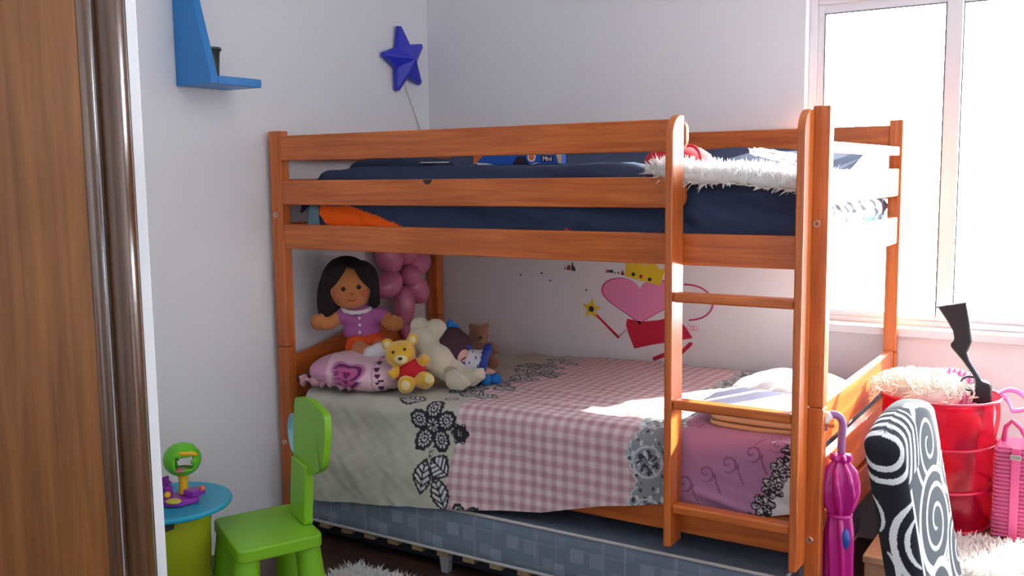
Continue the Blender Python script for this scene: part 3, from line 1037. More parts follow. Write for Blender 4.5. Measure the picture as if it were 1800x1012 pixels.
tm = obj('mattress', M().box(0.10, 1.955, -1.031, -0.16, 0.076, 0.230), plain('grey_ticking', rgb(100, 110, 128), 0.9, 0.08, 20, 0.2, 120), tb, bevel=0.008)
m_, c_ = trundle_print()
obj('side_panel', m_, PRINT, tm, smooth=True, col=c_)
PIPE = plain('pale_piping', rgb(185, 178, 172), 0.8)
for zz in (0.078, 0.229):
    pts = [(0.10, -0.17, zz), (0.10, -1.025, zz), (0.108, -1.036, zz), (1.947, -1.036, zz), (1.955, -1.025, zz), (1.955, -0.17, zz)]
    obj('piping', M().tube(pts, 0.0055, 8), PIPE, tm, smooth=True)
SLATM = wood('pale_slat_wood', 1, (0.35, 0.2, 0.1), (0.5, 0.32, 0.18), 0.5)
for i in range(17):
    x = 0.13 + 0.107 * i
    obj('slat', M().box(x, x + 0.045, -1.035, -0.165, 0.056, 0.071), SLATM, tb, smooth=False)
fm = M().box(0.12, 1.94, -1.0, -0.98, 0.025, 0.056).box(0.12, 1.94, -0.2, -0.18, 0.025, 0.056)
obj('frame', fm, plain('dark_blue_metal', (0.012, 0.014, 0.03), 0.5), tb)
LEGM = plain('grey_metal', (0.25, 0.25, 0.27), 0.4)
for x in (0.15, 0.80, 1.40, 1.88):
    for y in (-1.02, -0.22):
        obj('leg', M().prism([(x - .02, 0.056), (x + .02, 0.056), (x + .014, 0.0), (x - .012, 0.0)], 1, y - 0.012, y + 0.012), LEGM, tb)

gb = M()
n = 20
for i in range(n):
    pass
P = np.zeros((24, 18, 3))
for i in range(24):
    for k in range(18):
        u, w_ = i / 23, k / 17
        P[i, k] = (1.968 + 0.02 * sin(w_ * 5) + 0.012 * sin(u * 26) * w_ + 0.004, -0.86 + 0.20 * u + 0.12 * w_ * (1 - u), 0.27 - 0.255 * w_)
o = obj('grey_blanket', sheet_mesh(P), plain('grey_brown_cloth', rgb(120, 110, 108), 0.95, 0.1, 20, 0.2, 90), smooth=True)
tag(o, 'grey brown blanket hanging at the foot end below the bunk', 'blanket')
s = o.modifiers.new('thickness', 'SOLIDIFY'); s.thickness = 0.006

# ================================================================== soft toys on the lower bunk
RV, TV, UV_ = np.array((0.845, 0.535, 0)), np.array((0.535, -0.845, 0)), np.array((0, 0, 1.0))


def frame_at(base):
    base = np.array(base)
    return lambda a, b, c: tuple(base + a * RV + b * TV + c * UV_)


YROT = Matrix((RV, TV, UV_)).transposed()           # columns: right, towards, up


def eR(tilt=0.0):
    """rotation of an ellipsoid given in the toy's own axes; tilt turns it in the facing plane"""
    return YROT @ Matrix.Rotation(tilt, 3, Vector((0, 1, 0)))


PLY = plain('golden_plush', rgb(222, 170, 38), 0.95, 0.12, 60, 0.5, 260, sheen=0.6)
PLW = plain('cream_plush', rgb(205, 195, 172), 0.95, 0.08, 60, 0.5, 260, sheen=0.6)
PLB = plain('brown_plush', rgb(140, 95, 70), 0.95, 0.1, 60, 0.5, 260, sheen=0.6)
SKIN = plain('tan_cloth_skin', rgb(200, 125, 72), 0.9, 0.05, 30, 0.2, 300, sheen=0.2)
HAIR = plain('dark_yarn_hair', rgb(36, 24, 28), 0.9, 0.2, 90, 0.8, 160)
LILAC = plain('lilac_jersey', rgb(178, 98, 160), 0.9, 0.06, 30, 0.2, 300)
ORANGE = plain('orange_cotton', rgb(218, 78, 28), 0.9, 0.06, 30, 0.2, 300)
SOCK = plain('white_cotton', (0.75, 0.72, 0.72), 0.9, 0.05)
DOT = plain('black_button', (0.01, 0.01, 0.012), 0.25)
ROSE = plain('rose_stitch', rgb(175, 60, 60), 0.9)

# large rag doll sitting against the headboard
dl = thing('rag_doll', 'large rag doll with parted dark hair, lilac top and orange shorts on the pillow', 'doll', (0.22, -0.72, 0.66))
F = frame_at((0.21, -0.71, 0.672))                   # about 453 px per metre here
head = soft('head', M().ell(F(-0.050, 0.035, 0.238), (0.086, 0.076, 0.086), 28, 18, eR(0.1)), SKIN, dl, 0.006, 6)
hm = M()
hm.ell(F(-0.075, -0.015, 0.258), (0.098, 0.088, 0.098), 28, 18, eR(0.12))
hm.ell(F(-0.140, 0.010, 0.195), (0.046, 0.070, 0.110), 24, 16, eR(0.06))
hm.ell(F(-0.105, 0.045, 0.285), (0.048, 0.062, 0.062), 24, 14, eR(0.5))
hm.ell(F(0.010, 0.040, 0.285), (0.042, 0.058, 0.062), 22, 14, eR(-0.5))
hm.ell(F(0.026, 0.015, 0.220), (0.024, 0.050, 0.070), 20, 14, eR(-0.1))
hair = soft('hair', hm, HAIR, dl, 0.007, 5)
ym = M()
for sgn in (-1, 1):
    for k in range(11):
        t = k / 10
        a_ = -0.052 + sgn * 0.006
        ym.tube([F(a_, 0.085 - 0.12 * t, 0.325 + 0.025 * sin(pi * t)), F(a_ + sgn * 0.050, 0.098 - 0.13 * t, 0.310), F(a_ + sgn * 0.085, 0.085 - 0.13 * t, 0.255), F(a_ + sgn * (0.094 if sgn < 0 else 0.088), 0.060 - 0.11 * t, 0.16 if sgn > 0 else 0.115)],
                [0.006, 0.0085, 0.0085, 0.006], 6)
yo = obj('yarn_strands', ym, HAIR, hair, smooth=True)
yo['kind'] = 'stuff'
for a, b, c in ((-0.066, 0.110, 0.240), (-0.008, 0.106, 0.246)):
    obj('button_eye', M().ell(F(a, b, c), (0.0085, 0.005, 0.0085), 14, 8, eR()), DOT, head, smooth=True)
for a, b, c in ((-0.090, 0.100, 0.212), (0.010, 0.092, 0.222)):
    obj('rosy_cheek', M().ell(F(a, b, c), (0.013, 0.006, 0.012), 14, 8, eR()), plain('rosy_felt', rgb(205, 105, 85), 0.9), head, smooth=True)
obj('nose', M().ell(F(-0.034, 0.113, 0.222), (0.007, 0.006, 0.006), 12, 8, eR()), plain('orange_stitch', rgb(190, 100, 60), 0.9), head, smooth=True)
obj('mouth', M().tube([F(-0.052 + 0.008 * i, 0.110 - 0.001 * abs(i - 2), 0.200 - 0.006 * sin(pi * i / 4)) for i in range(5)], 0.0025, 6), ROSE, head, smooth=True)
tm_ = M().ell(F(-0.012, 0.02, 0.115), (0.070, 0.056, 0.060), 26, 16, eR(-0.1)).ell(F(-0.016, 0.02, 0.07), (0.074, 0.060, 0.040), 24, 14, eR(-0.1))
tm_.ell(F(-0.080, 0.025, 0.130), (0.042, 0.04, 0.034), 20, 12, eR(-0.5)).ell(F(0.060, 0.02, 0.130), (0.038, 0.036, 0.030), 20, 12, eR(0.5))
tp_ = soft('top', tm_, LILAC, dl, 0.006, 6)
obj('lace_collar', M().tube([F(-0.030 + 0.052 * cos(t), 0.035 + 0.046 * sin(t), 0.158 - 0.012 * sin(t)) for t in np.linspace(0, 2 * pi, 25)], [0.007 + 0.003 * (k % 2) for k in range(25)], 8), SOCK, tp_, smooth=True)
for c in (0.125, 0.098, 0.070):
    obj('button', M().ell(F(-0.014, 0.080, c), (0.006, 0.004, 0.006), 10, 6, eR()), SOCK, tp_, smooth=True)
am = M().tube([F(-0.10, 0.03, 0.126), F(-0.135, 0.05, 0.104), F(-0.165, 0.06, 0.100)], [0.03, 0.029, 0.026], 12).ell(F(-0.178, 0.06, 0.108), (0.027, 0.024, 0.032), 16, 10, eR())
am.tube([F(-0.165, 0.062, 0.11), F(-0.158, 0.066, 0.142)], [0.013, 0.011], 8)
soft('arm', am, SKIN, dl, 0.005, 5)
am = M().tube([F(0.075, 0.02, 0.12), F(0.10, 0.05, 0.095), F(0.122, 0.06, 0.092)], [0.028, 0.026, 0.024], 12).ell(F(0.128, 0.06, 0.100), (0.024, 0.022, 0.028), 16, 10, eR())
am.tube([F(0.118, 0.062, 0.107), F(0.112, 0.064, 0.133)], [0.011, 0.009], 8)
soft('arm', am, SKIN, dl, 0.005, 5)
sm = M().ell(F(-0.004, 0.015, 0.032), (0.072, 0.064, 0.050), 24, 14, eR(-0.1)).tube([F(-0.03, 0.03, 0.020), F(-0.028, 0.085, 0.012)], [0.048, 0.044], 14).tube([F(0.03, 0.03, 0.020), F(0.045, 0.08, 0.014)], [0.046, 0.042], 14)
soft('shorts', sm, ORANGE, dl, 0.006, 6)
lg = M().tube([F(-0.02, 0.085, 0.010), F(0.01, 0.135, 0.004), F(0.035, 0.155, 0.006)], [0.032, 0.029, 0.026], 14)
soft('leg', lg, SKIN, dl, 0.005, 4)
lg = M().tube([F(0.045, 0.075, 0.012), F(0.085, 0.11, 0.008), F(0.120, 0.125, 0.006)], [0.031, 0.028, 0.025], 14)
soft('leg', lg, SKIN, dl, 0.005, 4)
for a, b in ((0.070, 0.165), (0.148, 0.135)):
    soft('shoe', M().ell(F(a, b, 0.012), (0.046, 0.032, 0.032), 20, 12, eR(-0.3)).ell(F(a - 0.035, b, 0.004), (0.025, 0.028, 0.028), 16, 10, eR()), SOCK, dl, 0.005, 4)

# yellow teddy bear
tg = thing('teddy_bear', 'small golden yellow teddy bear in a red apron, nearest of the soft toys', 'soft toy', (0.55, -0.86, 0.575))
F = frame_at((0.55, -0.875, 0.585))                  # 489 px per metre
bd = M().ell(F(0.0, 0.0, 0.052), (0.054, 0.048, 0.060), 22, 14, eR(-0.35))
bd.ell(F(-0.032, 0.008, 0.118), (0.055, 0.050, 0.048), 24, 14, eR(-0.3))
bd.ell(F(-0.078, 0.0, 0.152), (0.022, 0.013, 0.022), 14, 10, eR()).ell(F(0.012, 0.0, 0.168), (0.022, 0.013, 0.022), 14, 10, eR())
bd.tube([F(0.035, 0.015, 0.085), F(0.052, 0.03, 0.095), F(0.062, 0.035, 0.112)], [0.02, 0.019, 0.018], 12)
bd.tube([F(-0.04, 0.03, 0.060), F(-0.058, 0.045, 0.052), F(-0.066, 0.05, 0.046)], [0.02, 0.018, 0.017], 12)
bd.tube([F(-0.005, 0.02, 0.025), F(-0.008, 0.075, 0.018), F(-0.005, 0.092, 0.026)], [0.032, 0.030, 0.027], 14)
bd.tube([F(0.035, 0.02, 0.03), F(0.060, 0.060, 0.030), F(0.073, 0.072, 0.042)], [0.032, 0.030, 0.027], 14)
soft('body', bd, PLY, tg, 0.004, 3)
CRM = plain('cream_felt', rgb(225, 205, 150), 0.95)
obj('muzzle', M().ell(F(-0.026, 0.050, 0.106), (0.024, 0.018, 0.019), 16, 10, eR()), CRM, tg, smooth=True)
for a, b, c in ((-0.004, 0.119, 0.028), (0.076, 0.099, 0.045)):
    obj('foot_pad', M().ell(F(a, b, c), (0.017, 0.004, 0.017), 14, 8, eR()), CRM, tg, smooth=True)
for a, b, c in ((-0.078, 0.012, 0.153), (0.012, 0.012, 0.169)):
    obj('inner_ear', M().ell(F(a, b, c), (0.013, 0.004, 0.013), 14, 8, eR()), CRM, tg, smooth=True)
bb = M().ell(F(0.003, 0.010, 0.058), (0.057, 0.051, 0.044), 28, 16, eR(-0.35))
soft('apron', bb, RED, tg, 0.004, 3)
for a, c in ((-0.052, 0.132), (-0.012, 0.142)):
    obj('eye', M().ell(F(a, 0.052, c), (0.0055, 0.004, 0.006), 10, 6, eR()), DOT, tg, smooth=True)
obj('nose', M().ell(F(-0.026, 0.068, 0.112), (0.008, 0.005, 0.006), 10, 6, eR()), DOT, tg, smooth=True)

# cream bear lying back
wt = thing('cream_bear', 'cream plush bear leaning back beside the yellow teddy', 'soft toy', (0.65, -0.75, 0.575))
F = frame_at((0.65, -0.745, 0.596))                   # 488 px per metre
bd = M().ell(F(-0.115, -0.05, 0.140), (0.056, 0.05, 0.055), 22, 14, eR(0.2)).ell(F(-0.080, -0.03, 0.105), (0.05, 0.045, 0.045), 20, 12, eR())
bd.ell(F(-0.066, -0.035, 0.176), (0.042, 0.034, 0.042), 20, 12, eR()).ell(F(-0.125, -0.06, 0.185), (0.038, 0.03, 0.036), 20, 12, eR())
bd.ell(F(-0.050, 0.0, 0.068), (0.075, 0.06, 0.06), 24, 14, eR(0.5)).ell(F(-0.01, 0.02, 0.035), (0.065, 0.05, 0.045), 22, 12, eR(0.2))
bd.tube([F(0.0, 0.03, 0.022), F(0.005, 0.095, 0.012), F(0.03, 0.115, 0.012), F(0.048, 0.115, 0.026)], [0.034, 0.032, 0.030, 0.030], 14)
bd.tube([F(0.03, 0.03, 0.026), F(0.07, 0.06, 0.014), F(0.088, 0.065, 0.03), F(0.085, 0.062, 0.05)], [0.032, 0.032, 0.032, 0.026], 14)
bd.tube([F(-0.10, 0.03, 0.085), F(-0.13, 0.06, 0.045), F(-0.125, 0.07, 0.02)], [0.026, 0.025, 0.025], 12)
soft('body', bd, PLW, wt, 0.005, 5)
obj('belly_patch', M().ell(F(-0.005, 0.048, 0.035), (0.04, 0.026, 0.028), 18, 10, eR(0.3)), plain('beige_plush', rgb(170, 148, 128), 0.95, 0.1, 60, 0.4, 260), wt, smooth=True)

# small cloth doll with brown hair and spotted dress
rg = thing('cloth_doll', 'small brown haired doll in a white spotted dress with blue frill', 'doll', (0.72, -0.66, 0.58))
F = frame_at((0.72, -0.66, 0.588))                   # 479 px per metre
BRN = plain('brown_yarn_hair', rgb(70, 42, 52), 0.9, 0.2, 90, 0.7, 180)
BLU = plain('blue_satin', rgb(28, 52, 140), 0.5, 0.1, 30)
CYB = plain('bright_blue_felt', rgb(20, 110, 185), 0.8, 0.1, 30)
hr = M().ell(F(-0.112, 0.0, 0.132), (0.054, 0.05, 0.064), 22, 14, eR(0.3)).ell(F(-0.100, 0.020, 0.095), (0.046, 0.045, 0.060), 20, 12, eR(0.3)).ell(F(-0.072, 0.015, 0.138), (0.034, 0.040, 0.034), 18, 10, eR(0.3))
soft('hair', hr, BRN, rg, 0.005, 4)
fc_ = soft('face', M().ell(F(-0.078, 0.040, 0.092), (0.026, 0.026, 0.033), 20, 12, eR(0.6)), plain('pale_cloth_skin', rgb(215, 165, 150), 0.9), rg, 0.004, 4)
obj('smile', M().tube([F(-0.078 + 0.006 * i, 0.067, 0.082 + 0.004 * i) for i in range(4)], 0.0022, 6), DOT, fc_, smooth=True)
obj('hair_bow', M().ell(F(-0.118, -0.01, 0.203), (0.014, 0.01, 0.018), 14, 8, eR(0.4)).ell(F(-0.098, -0.01, 0.193), (0.014, 0.01, 0.012), 14, 8, eR(-0.4)), CYB, rg, smooth=True)
n, q = 60, 50
V = []
for i in range(q + 1):
    t = i / q
    for k in range(n):
        w_ = 2 * pi * k / n
        r_ = 0.028 + 0.030 * t ** 0.8
        cx_, cz_ = -0.085 + 0.075 * t, 0.085 - 0.01 * t
        V.append(F(cx_ + 0.35 * r_ * cos(w_), r_ * sin(w_) * 0.9 + 0.02, cz_ - 0.02 * t + r_ * cos(w_) * 0.95))
dm = M()
dm.v = V
dm.f = [(i * n + k, (i + 1) * n + k, (i + 1) * n + (k + 1) % n, i * n + (k + 1) % n) for i in range(q) for k in range(n)]
dm.f += [tuple(range(n)), tuple(range(q * n, (q + 1) * n))[::-1]]
C = np.empty((len(V), 3)); C[:] = (0.66, 0.64, 0.70)
ii = np.repeat(np.arange(q + 1), n); kk = np.tile(np.arange(n), q + 1)
C[((ii % 10) // 3 == 1) & (((kk + 5 * (ii // 10)) % 10) // 2 == 2)] = rgb(50, 40, 70)
obj('dress', dm, PRINT, rg, smooth=True, col=C)
fm = M()
for i in range(18):
    w_ = 2 * pi * i / 18
    fm.ell(F(0.0 + 0.020 * cos(w_), 0.02 + 0.058 * sin(w_), 0.060 + 0.062 * cos(w_)), (0.018, 0.014, 0.014), 10, 6, eR())
soft('frill', fm, BLU, rg, 0.004, 2)
obj('collar', M().ell(F(-0.055, 0.02, 0.128), (0.018, 0.03, 0.012), 14, 8, eR(0.5)).ell(F(-0.078, 0.05, 0.062), (0.018, 0.014, 0.022), 14, 8, eR(0.3)), BLU, rg, smooth=True)
lgm = M().tube([F(-0.01, 0.025, 0.032), F(0.02, 0.03, 0.02)], 0.012, 10).tube([F(0.0, 0.0, 0.035), F(0.04, 0.01, 0.02)], 0.012, 10)
obj('legs', lgm, plain('pale_leg_cloth', rgb(215, 165, 150), 0.9), rg, smooth=True).name = 'leg'
for a, b in ((0.012, 0.055), (0.046, 0.04)):
    obj('shoe', M().ell(F(a, b, 0.008), (0.022, 0.03, 0.021), 16, 10, eR()), CYB, rg, smooth=True)

br = thing('brown_bear', 'small brown plush bear behind the spotted doll by the wall', 'soft toy', (0.62, -0.40, 0.58))
F = frame_at((0.62, -0.42, 0.588))
bd = M().ell(F(-0.065, 0, 0.125), (0.042, 0.04, 0.042), 20, 12, eR()).ell(F(-0.055, 0.0, 0.055), (0.05, 0.045, 0.055), 20, 12, eR())
bd.ell(F(-0.095, 0, 0.155), (0.014, 0.01, 0.014), 12, 8, eR()).ell(F(-0.035, 0, 0.158), (0.014, 0.01, 0.014), 12, 8, eR())
bd.ell(F(-0.06, 0.036, 0.115), (0.02, 0.018, 0.016), 12, 8, eR())
bd.tube([F(-0.07, 0.02, 0.03), F(-0.085, 0.07, 0.015)], [0.025, 0.022], 12).tube([F(-0.03, 0.02, 0.03), F(-0.005, 0.06, 0.015)], [0.025, 0.022], 12)
bd.tube([F(-0.09, 0.01, 0.09), F(-0.115, 0.03, 0.05)], [0.018, 0.016], 12).tube([F(-0.02, 0.01, 0.09), F(0.005, 0.03, 0.05)], [0.018, 0.016], 12)
soft('body', bd, PLB, br, 0.005, 4)
obj('nose', M().ell(F(-0.06, 0.053, 0.12), (0.007, 0.004, 0.005), 10, 6, eR()), DOT, br, smooth=True)

# pink balloon flower on the head wall
bl = thing('balloon_flower', 'pink modelling-balloon flower on the wall behind the rag doll', 'balloon', (0.05, -0.30, 0.70))
BAL = plain('pink_latex', rgb(215, 125, 160), 0.3, 0.03, 10, coat=0.3)
cy_, cz_ = -0.315, 0.915
for k in range(6):
    a = radians(18 + 60 * k)
    R_ = 0.112
    e = Matrix.Rotation(a, 3, 'X')
    if k == 4:
        continue
    obj('petal', M().ell((0.075 + 0.01 * (k % 2), cy_ + R_ * cos(a), cz_ + R_ * sin(a)), (0.052, 0.078, 0.056), 22, 14, e), BAL, bl, smooth=True)
obj('centre', M().ell((0.125, cy_, cz_ - 0.005), (0.045, 0.046, 0.046), 20, 14), BAL, bl, smooth=True)
obj('stem', M().ell((0.09, cy_ - 0.01, cz_ - 0.135), (0.045, 0.052, 0.085), 20, 14).ell((0.085, cy_ + 0.0, cz_ - 0.245), (0.022, 0.022, 0.04), 16, 10), BAL, bl, smooth=True)
# ================================================================== wall stickers and wall things
dc = thing('wall_sticker', 'big flat wall sticker of a pink heart, yellow crown and red bell', 'sticker', (1.05, -0.002, 0.62))


def flat(name, pts, mat, lay=0, parent=None):
    return obj(name, M().prism(pts, 1, -0.0016 - 0.0008 * lay, -0.0004), mat, parent or dc, smooth=False)


SPK = plain('sticker_pink', rgb(235, 140, 185), 0.5, 0.02)
SPD = plain('sticker_dark_pink', rgb(205, 75, 130), 0.5, 0.02)
SRD = plain('sticker_red', rgb(200, 25, 60), 0.5, 0.02)
SYL = plain('sticker_yellow', rgb(230, 200, 40), 0.5, 0.02)
el = lambda cx, cz, a, b, rot=0, n=40: [(cx + a * cos(t) * cos(rot) - b * sin(t) * sin(rot), cz + a * cos(t) * sin(rot) + b * sin(t) * cos(rot)) for t in np.linspace(0, 2 * pi, n, endpoint=False)]
heart = lambda k: [(1.040 + 0.0108 * k * 16 * sin(t) ** 3, 0.828 + 0.0068 * k * (13 * cos(t) - 5 * cos(2 * t) - 2 * cos(3 * t) - cos(4 * t))) for t in np.linspace(0, 2 * pi, 60, endpoint=False)]
flat('heart_rim', heart(1.0), SPD, 0)
flat('pink_heart', heart(0.955), SPK, 1)
flat('crown', [(0.978, 0.915), (0.982, 0.99), (1.015, 0.965), (1.03, 0.998), (1.062, 0.962), (1.10, 0.985), (1.13, 0.945), (1.155, 0.962), (1.13, 0.885)], SYL, 2)
for (cx, cz, mt_) in ((1.013, 0.925, BLACK), (1.047, 0.918, SRD), (1.085, 0.908, BLACK)):
    flat('crown_gem', el(cx, cz, 0.008, 0.008, 0, 16), mt_, 3)
flat('red_bell', [(0.985, 0.742), (1.05, 0.735), (1.12, 0.745), (1.19, 0.765), (1.235, 0.73), (1.268, 0.685), (1.19, 0.665), (1.10, 0.645), (1.018, 0.622), (0.992, 0.68), (0.98, 0.715)], SRD, 1)
flat('red_drop', [(1.105, 0.578), (1.165, 0.605), (1.172, 0.618), (1.16, 0.622), (1.10, 0.594), (1.098, 0.584)], SRD, 1)
flat('red_drop', [(1.222, 0.612), (1.262, 0.652), (1.27, 0.665), (1.255, 0.668), (1.215, 0.626), (1.213, 0.616)], SRD, 1)
flat('wand_stick', [(0.838, 0.748), (0.846, 0.753), (0.952, 0.664), (0.944, 0.657)], SRD, 1)
flat('wand_star', star_pts(0.822, 0.772, 0.046, 0.02, 5, 84), SYL, 2)
flat('star_centre', el(0.822, 0.772, 0.012, 0.012, 0, 18), BLACK, 3)
obj('pink_loop', M().tube([(1.245 + 0.105 * cos(t), -0.0015, 0.825 + 0.07 * sin(t)) for t in np.linspace(1.7, -1.5, 24)], 0.0035, 6), SPD, dc, smooth=True)
obj('arm_line', M().tube([(0.948, -0.0015, 0.665), (0.97, -0.0015, 0.685), (0.99, -0.0015, 0.70)], 0.002, 6), SPK, dc, smooth=True)
dd = M()
t_ = np.linspace(0, 6 * pi, 60)
dd.tube([(1.268 + 0.018 * t / (6 * pi) * 2 - 0.018 + 0.010 * cos(t), -0.001, 0.724 + 0.010 * sin(t)) for t in t_], 0.0012, 5)
tag(obj('crayon_scribble', dd, SPK, smooth=True), 'small pink crayon scribble on the wall right of the big sticker', 'drawing')


def little(name, label, items):
    root = thing(name, label, 'sticker', (items[0][0][0][0], -0.001, items[0][0][0][1]))
    for pts, mt_, nm in items:
        obj(nm, M().prism(pts, 1, -0.0014, -0.0003), mt_, root, smooth=False)


DGR = plain('sticker_dark_green', rgb(60, 70, 70), 0.6)
DRD = plain('sticker_brick', rgb(150, 50, 45), 0.6)
LTP = plain('sticker_cream', rgb(225, 180, 160), 0.6)
little('boat_sticker', 'tiny red hut between dark trees sticker under the bunk rail', [
    ([(0.705, 0.930), (0.724, 0.930), (0.723, 0.945), (0.715, 0.952), (0.706, 0.945)], DRD, 'hut'),
    ([(0.728, 0.927), (0.747, 0.927), (0.745, 0.940), (0.736, 0.950), (0.733, 0.968), (0.728, 0.950)], DGR, 'tree'),
    ([(0.692, 0.932), (0.701, 0.932), (0.697, 0.944)], DGR, 'tree')])
little('train_sticker', 'tiny row of dark and cream shapes sticker beside the yellow crown', [
    ([(0.885, 0.926), (0.893, 0.926), (0.893, 0.940), (0.885, 0.940)], LTP, 'cab'),
    ([(0.895, 0.926), (0.901, 0.926), (0.901, 0.938), (0.895, 0.938)], DRD, 'wagon'),
    ([(0.903, 0.928), (0.921, 0.926), (0.921, 0.937), (0.903, 0.939)], DGR, 'wagon'),
    ([(0.926, 0.925), (0.935, 0.925), (0.935, 0.929), (0.926, 0.929)], DGR, 'wagon'),
    ([(0.943, 0.924), (0.949, 0.924), (0.949, 0.931), (0.943, 0.931)], DGR, 'wagon'),
    ([(0.955, 0.920), (0.973, 0.920), (0.964, 0.942)], DRD, 'hut')])
for (x, z, s_, w_) in ((0.582, 0.911, 0.005, 'darkest'), (0.624, 0.881, 0.004, 'lower'), (0.476, 0.899, 0.004, 'leftmost'), (0.797, 0.850, 0.004, 'rightmost')):
    tag(obj('wall_spot', M().prism(el(x, z, s_, s_, 0, 12), 1, -0.001, -0.0002), DGR, smooth=False),
        {'darkest': 'small dark ink dot left of the tiny hut sticker', 'lower': 'faint ink dot just below the small dark ink dot', 'leftmost': 'leftmost ink dot on the wall near the back post', 'rightmost': 'ink dot left of the big pink sticker'}[w_], 'mark')

# blue corner shelf
sh = thing('wall_shelf', 'bright blue L-shaped wall shelf with a sloping upright', 'shelf', (0.0, -1.27, 1.62))
ZB = 1.6355
D_ = 0.17
th_ = 0.030
up_ = M()
up_.prism([(0.0005, ZB), (D_, ZB), (D_, ZB + 0.028), (0.045, 2.12), (0.0005, 2.12)], 1, -1.385, -1.385 + th_)
obj('upright', up_, BLUE, sh, bevel=0.004)
obj('board', M().box(0.0005, D_, -1.355, -1.165, ZB, ZB + 0.028), BLUE, sh, bevel=0.004)
vs = M().lathe([(0.018, 0), (0.026, 0.002), (0.029, 0.05), (0.031, 0.085), (0.038, 0.093), (0.036, 0.100), (0.027, 0.100), (0.024, 0.02), (0.002, 0.015)], (0.075, -1.300, ZB + 0.0285), 24)
vz = thing('dark_vase', 'small dark green vase half hidden on the blue shelf', 'vase', (0.075, -1.300, ZB + 0.0285))
obj('body', vs, plain('dark_green_glaze', rgb(48, 60, 50), 0.35, 0.2, 30), vz, smooth=50)

# blue star lamp
sl = thing('star_lamp', 'dark blue faceted star wall lamp above the bed', 'wall lamp', (0.0, -0.2, 1.83))
sy, sz = -0.195, 1.825
outer = star_pts(0, 0, 0.162, 0.074, 5, 103)
# blunt the five tips
pts = []
for k in range(10):
    p_ = outer[k]
    if k % 2 == 0:
        q0, q1 = outer[k - 1], outer[(k + 1) % 10]
        pts.append((p_[0] * .82 + q0[0] * .18, p_[1] * .82 + q0[1] * .18))
        pts.append((p_[0] * .82 + q1[0] * .18, p_[1] * .82 + q1[1] * .18))
    else:
        pts.append(p_)
m = M()
nn = len(pts)
V = [(0.012, sy + a, sz + b) for a, b in pts] + [(0.030 if i % 3 != 2 else 0.034, sy + a * .97, sz + b * .97) for i, (a, b) in enumerate(pts)] + [(0.085, sy, sz), (0.012, sy, sz)]
for i in range(nn):
    j = (i + 1) % nn
    m_f = [(i, j, nn + j, nn + i), (nn + i, nn + j, 2 * nn), (j, i, 2 * nn + 1)]
    m.f += m_f
m.v = V
obj('star_shell', m, STAR, sl, smooth=False)
obj('wall_mount', M().box(0.0005, 0.014, sy - 0.03, sy + 0.03, sz - 0.03, sz + 0.03), plain('white_mount', (0.7, 0.7, 0.7), 0.5), sl)
obj('cable', M().tube([(0.012, -0.185, 1.74), (0.005, -0.172, 1.709), (0.004, -0.125, 1.63), (0.004, -0.08, 1.55), (0.004, -0.055, 1.47)], 0.0018, 6), plain('grey_cable', (0.5, 0.5, 0.5), 0.5), sl, smooth=True)

# ================================================================== child's table, toy and chair at the left
tx, ty = 0.345, -1.765
tbl = thing('play_table', 'round turquoise topped play table on a yellow-green drum', 'table', (tx, ty, 0))
obj('tabletop', M().lathe([(0.02, 0.372), (0.164, 0.372), (0.174, 0.376), (0.178, 0.384), (0.175, 0.391), (0.168, 0.392), (0.162, 0.389), (0.002, 0.389)], (tx, ty, 0), 64), TEAL, tbl, smooth=50)
obj('drum', M().lathe([(0.10, 0.0), (0.105, 0.005), (0.112, 0.30), (0.118, 0.36), (0.118, 0.3715)], (tx, ty, 0), 48), OLIVE, tbl, smooth=50)
obj('clip', M().prism([(tx + 0.085, 0.345), (tx + 0.103, 0.345), (tx + 0.103, 0.371), (tx + 0.08, 0.371)], 1, ty - 0.098, ty - 0.07), BLACK, tbl)

gx, gy, gz = 0.372, -1.735, 0.3895
ty_ = thing('globe_toy', 'green globe toy on a yellow post and purple base on the play table', 'toy', (gx, gy, gz))
gl = M()
n, q = 40, 26
Rg, gc = 0.054, gz + 0.122
V = []
hdir = np.array((0.62, -0.78, 0.0)); hdir /= np.linalg.norm(hdir)
for i in range(q + 1):
    t = pi * i / q
    for k in range(n):
        w_ = 2 * pi * k / n
        V.append((Rg * sin(t) * cos(w_), Rg * sin(t) * sin(w_), 0.92 * Rg * cos(t)))
V = np.array(V)
side = np.array((-hdir[1], hdir[0], 0))
keep = []
for i in range(q):
    for k in range(n):
        ids = (i * n + k, (i + 1) * n + k, (i + 1) * n + (k + 1) % n, i * n + (k + 1) % n)
        c = V[list(ids)].mean(0)
        hole = c @ hdir > 0.0 and abs(c @ side - 0.015) < 0.024 and -0.025 < c[2] < 0.020
        hole |= c @ hdir < 0.0 and abs(c @ side - 0.010) < 0.034 and -0.034 < c[2] < 0.034
        if not hole:
            keep.append(ids)
gl.v = (V + np.array((gx, gy, gc))).tolist()
gl.f = keep
o = obj('globe', gl, LIMETOY, ty_, smooth=True)
s = o.modifiers.new('shell', 'SOLIDIFY'); s.thickness = 0.006; s.offset = -1
ar = M()
cpt = np.array((gx, gy, gc)) + hdir * 0.047
ar.tube([tuple(cpt + side * (0.016 + 0.030 * cos(t)) - hdir * 0.018 * abs(cos(t)) + np.array((0, 0, 0.018 + 0.010 * sin(t)))) for t in np.linspace(0, pi, 12)], 0.006, 8)
obj('yellow_arch', ar, YEL, ty_, smooth=True)
obj('pink_ledge', M().ell(tuple(np.array((gx, gy, gc - 0.024)) + hdir * 0.03), (0.02, 0.02, 0.005)), plain('pink_plastic', rgb(220, 110, 130), 0.4), ty_, smooth=True)
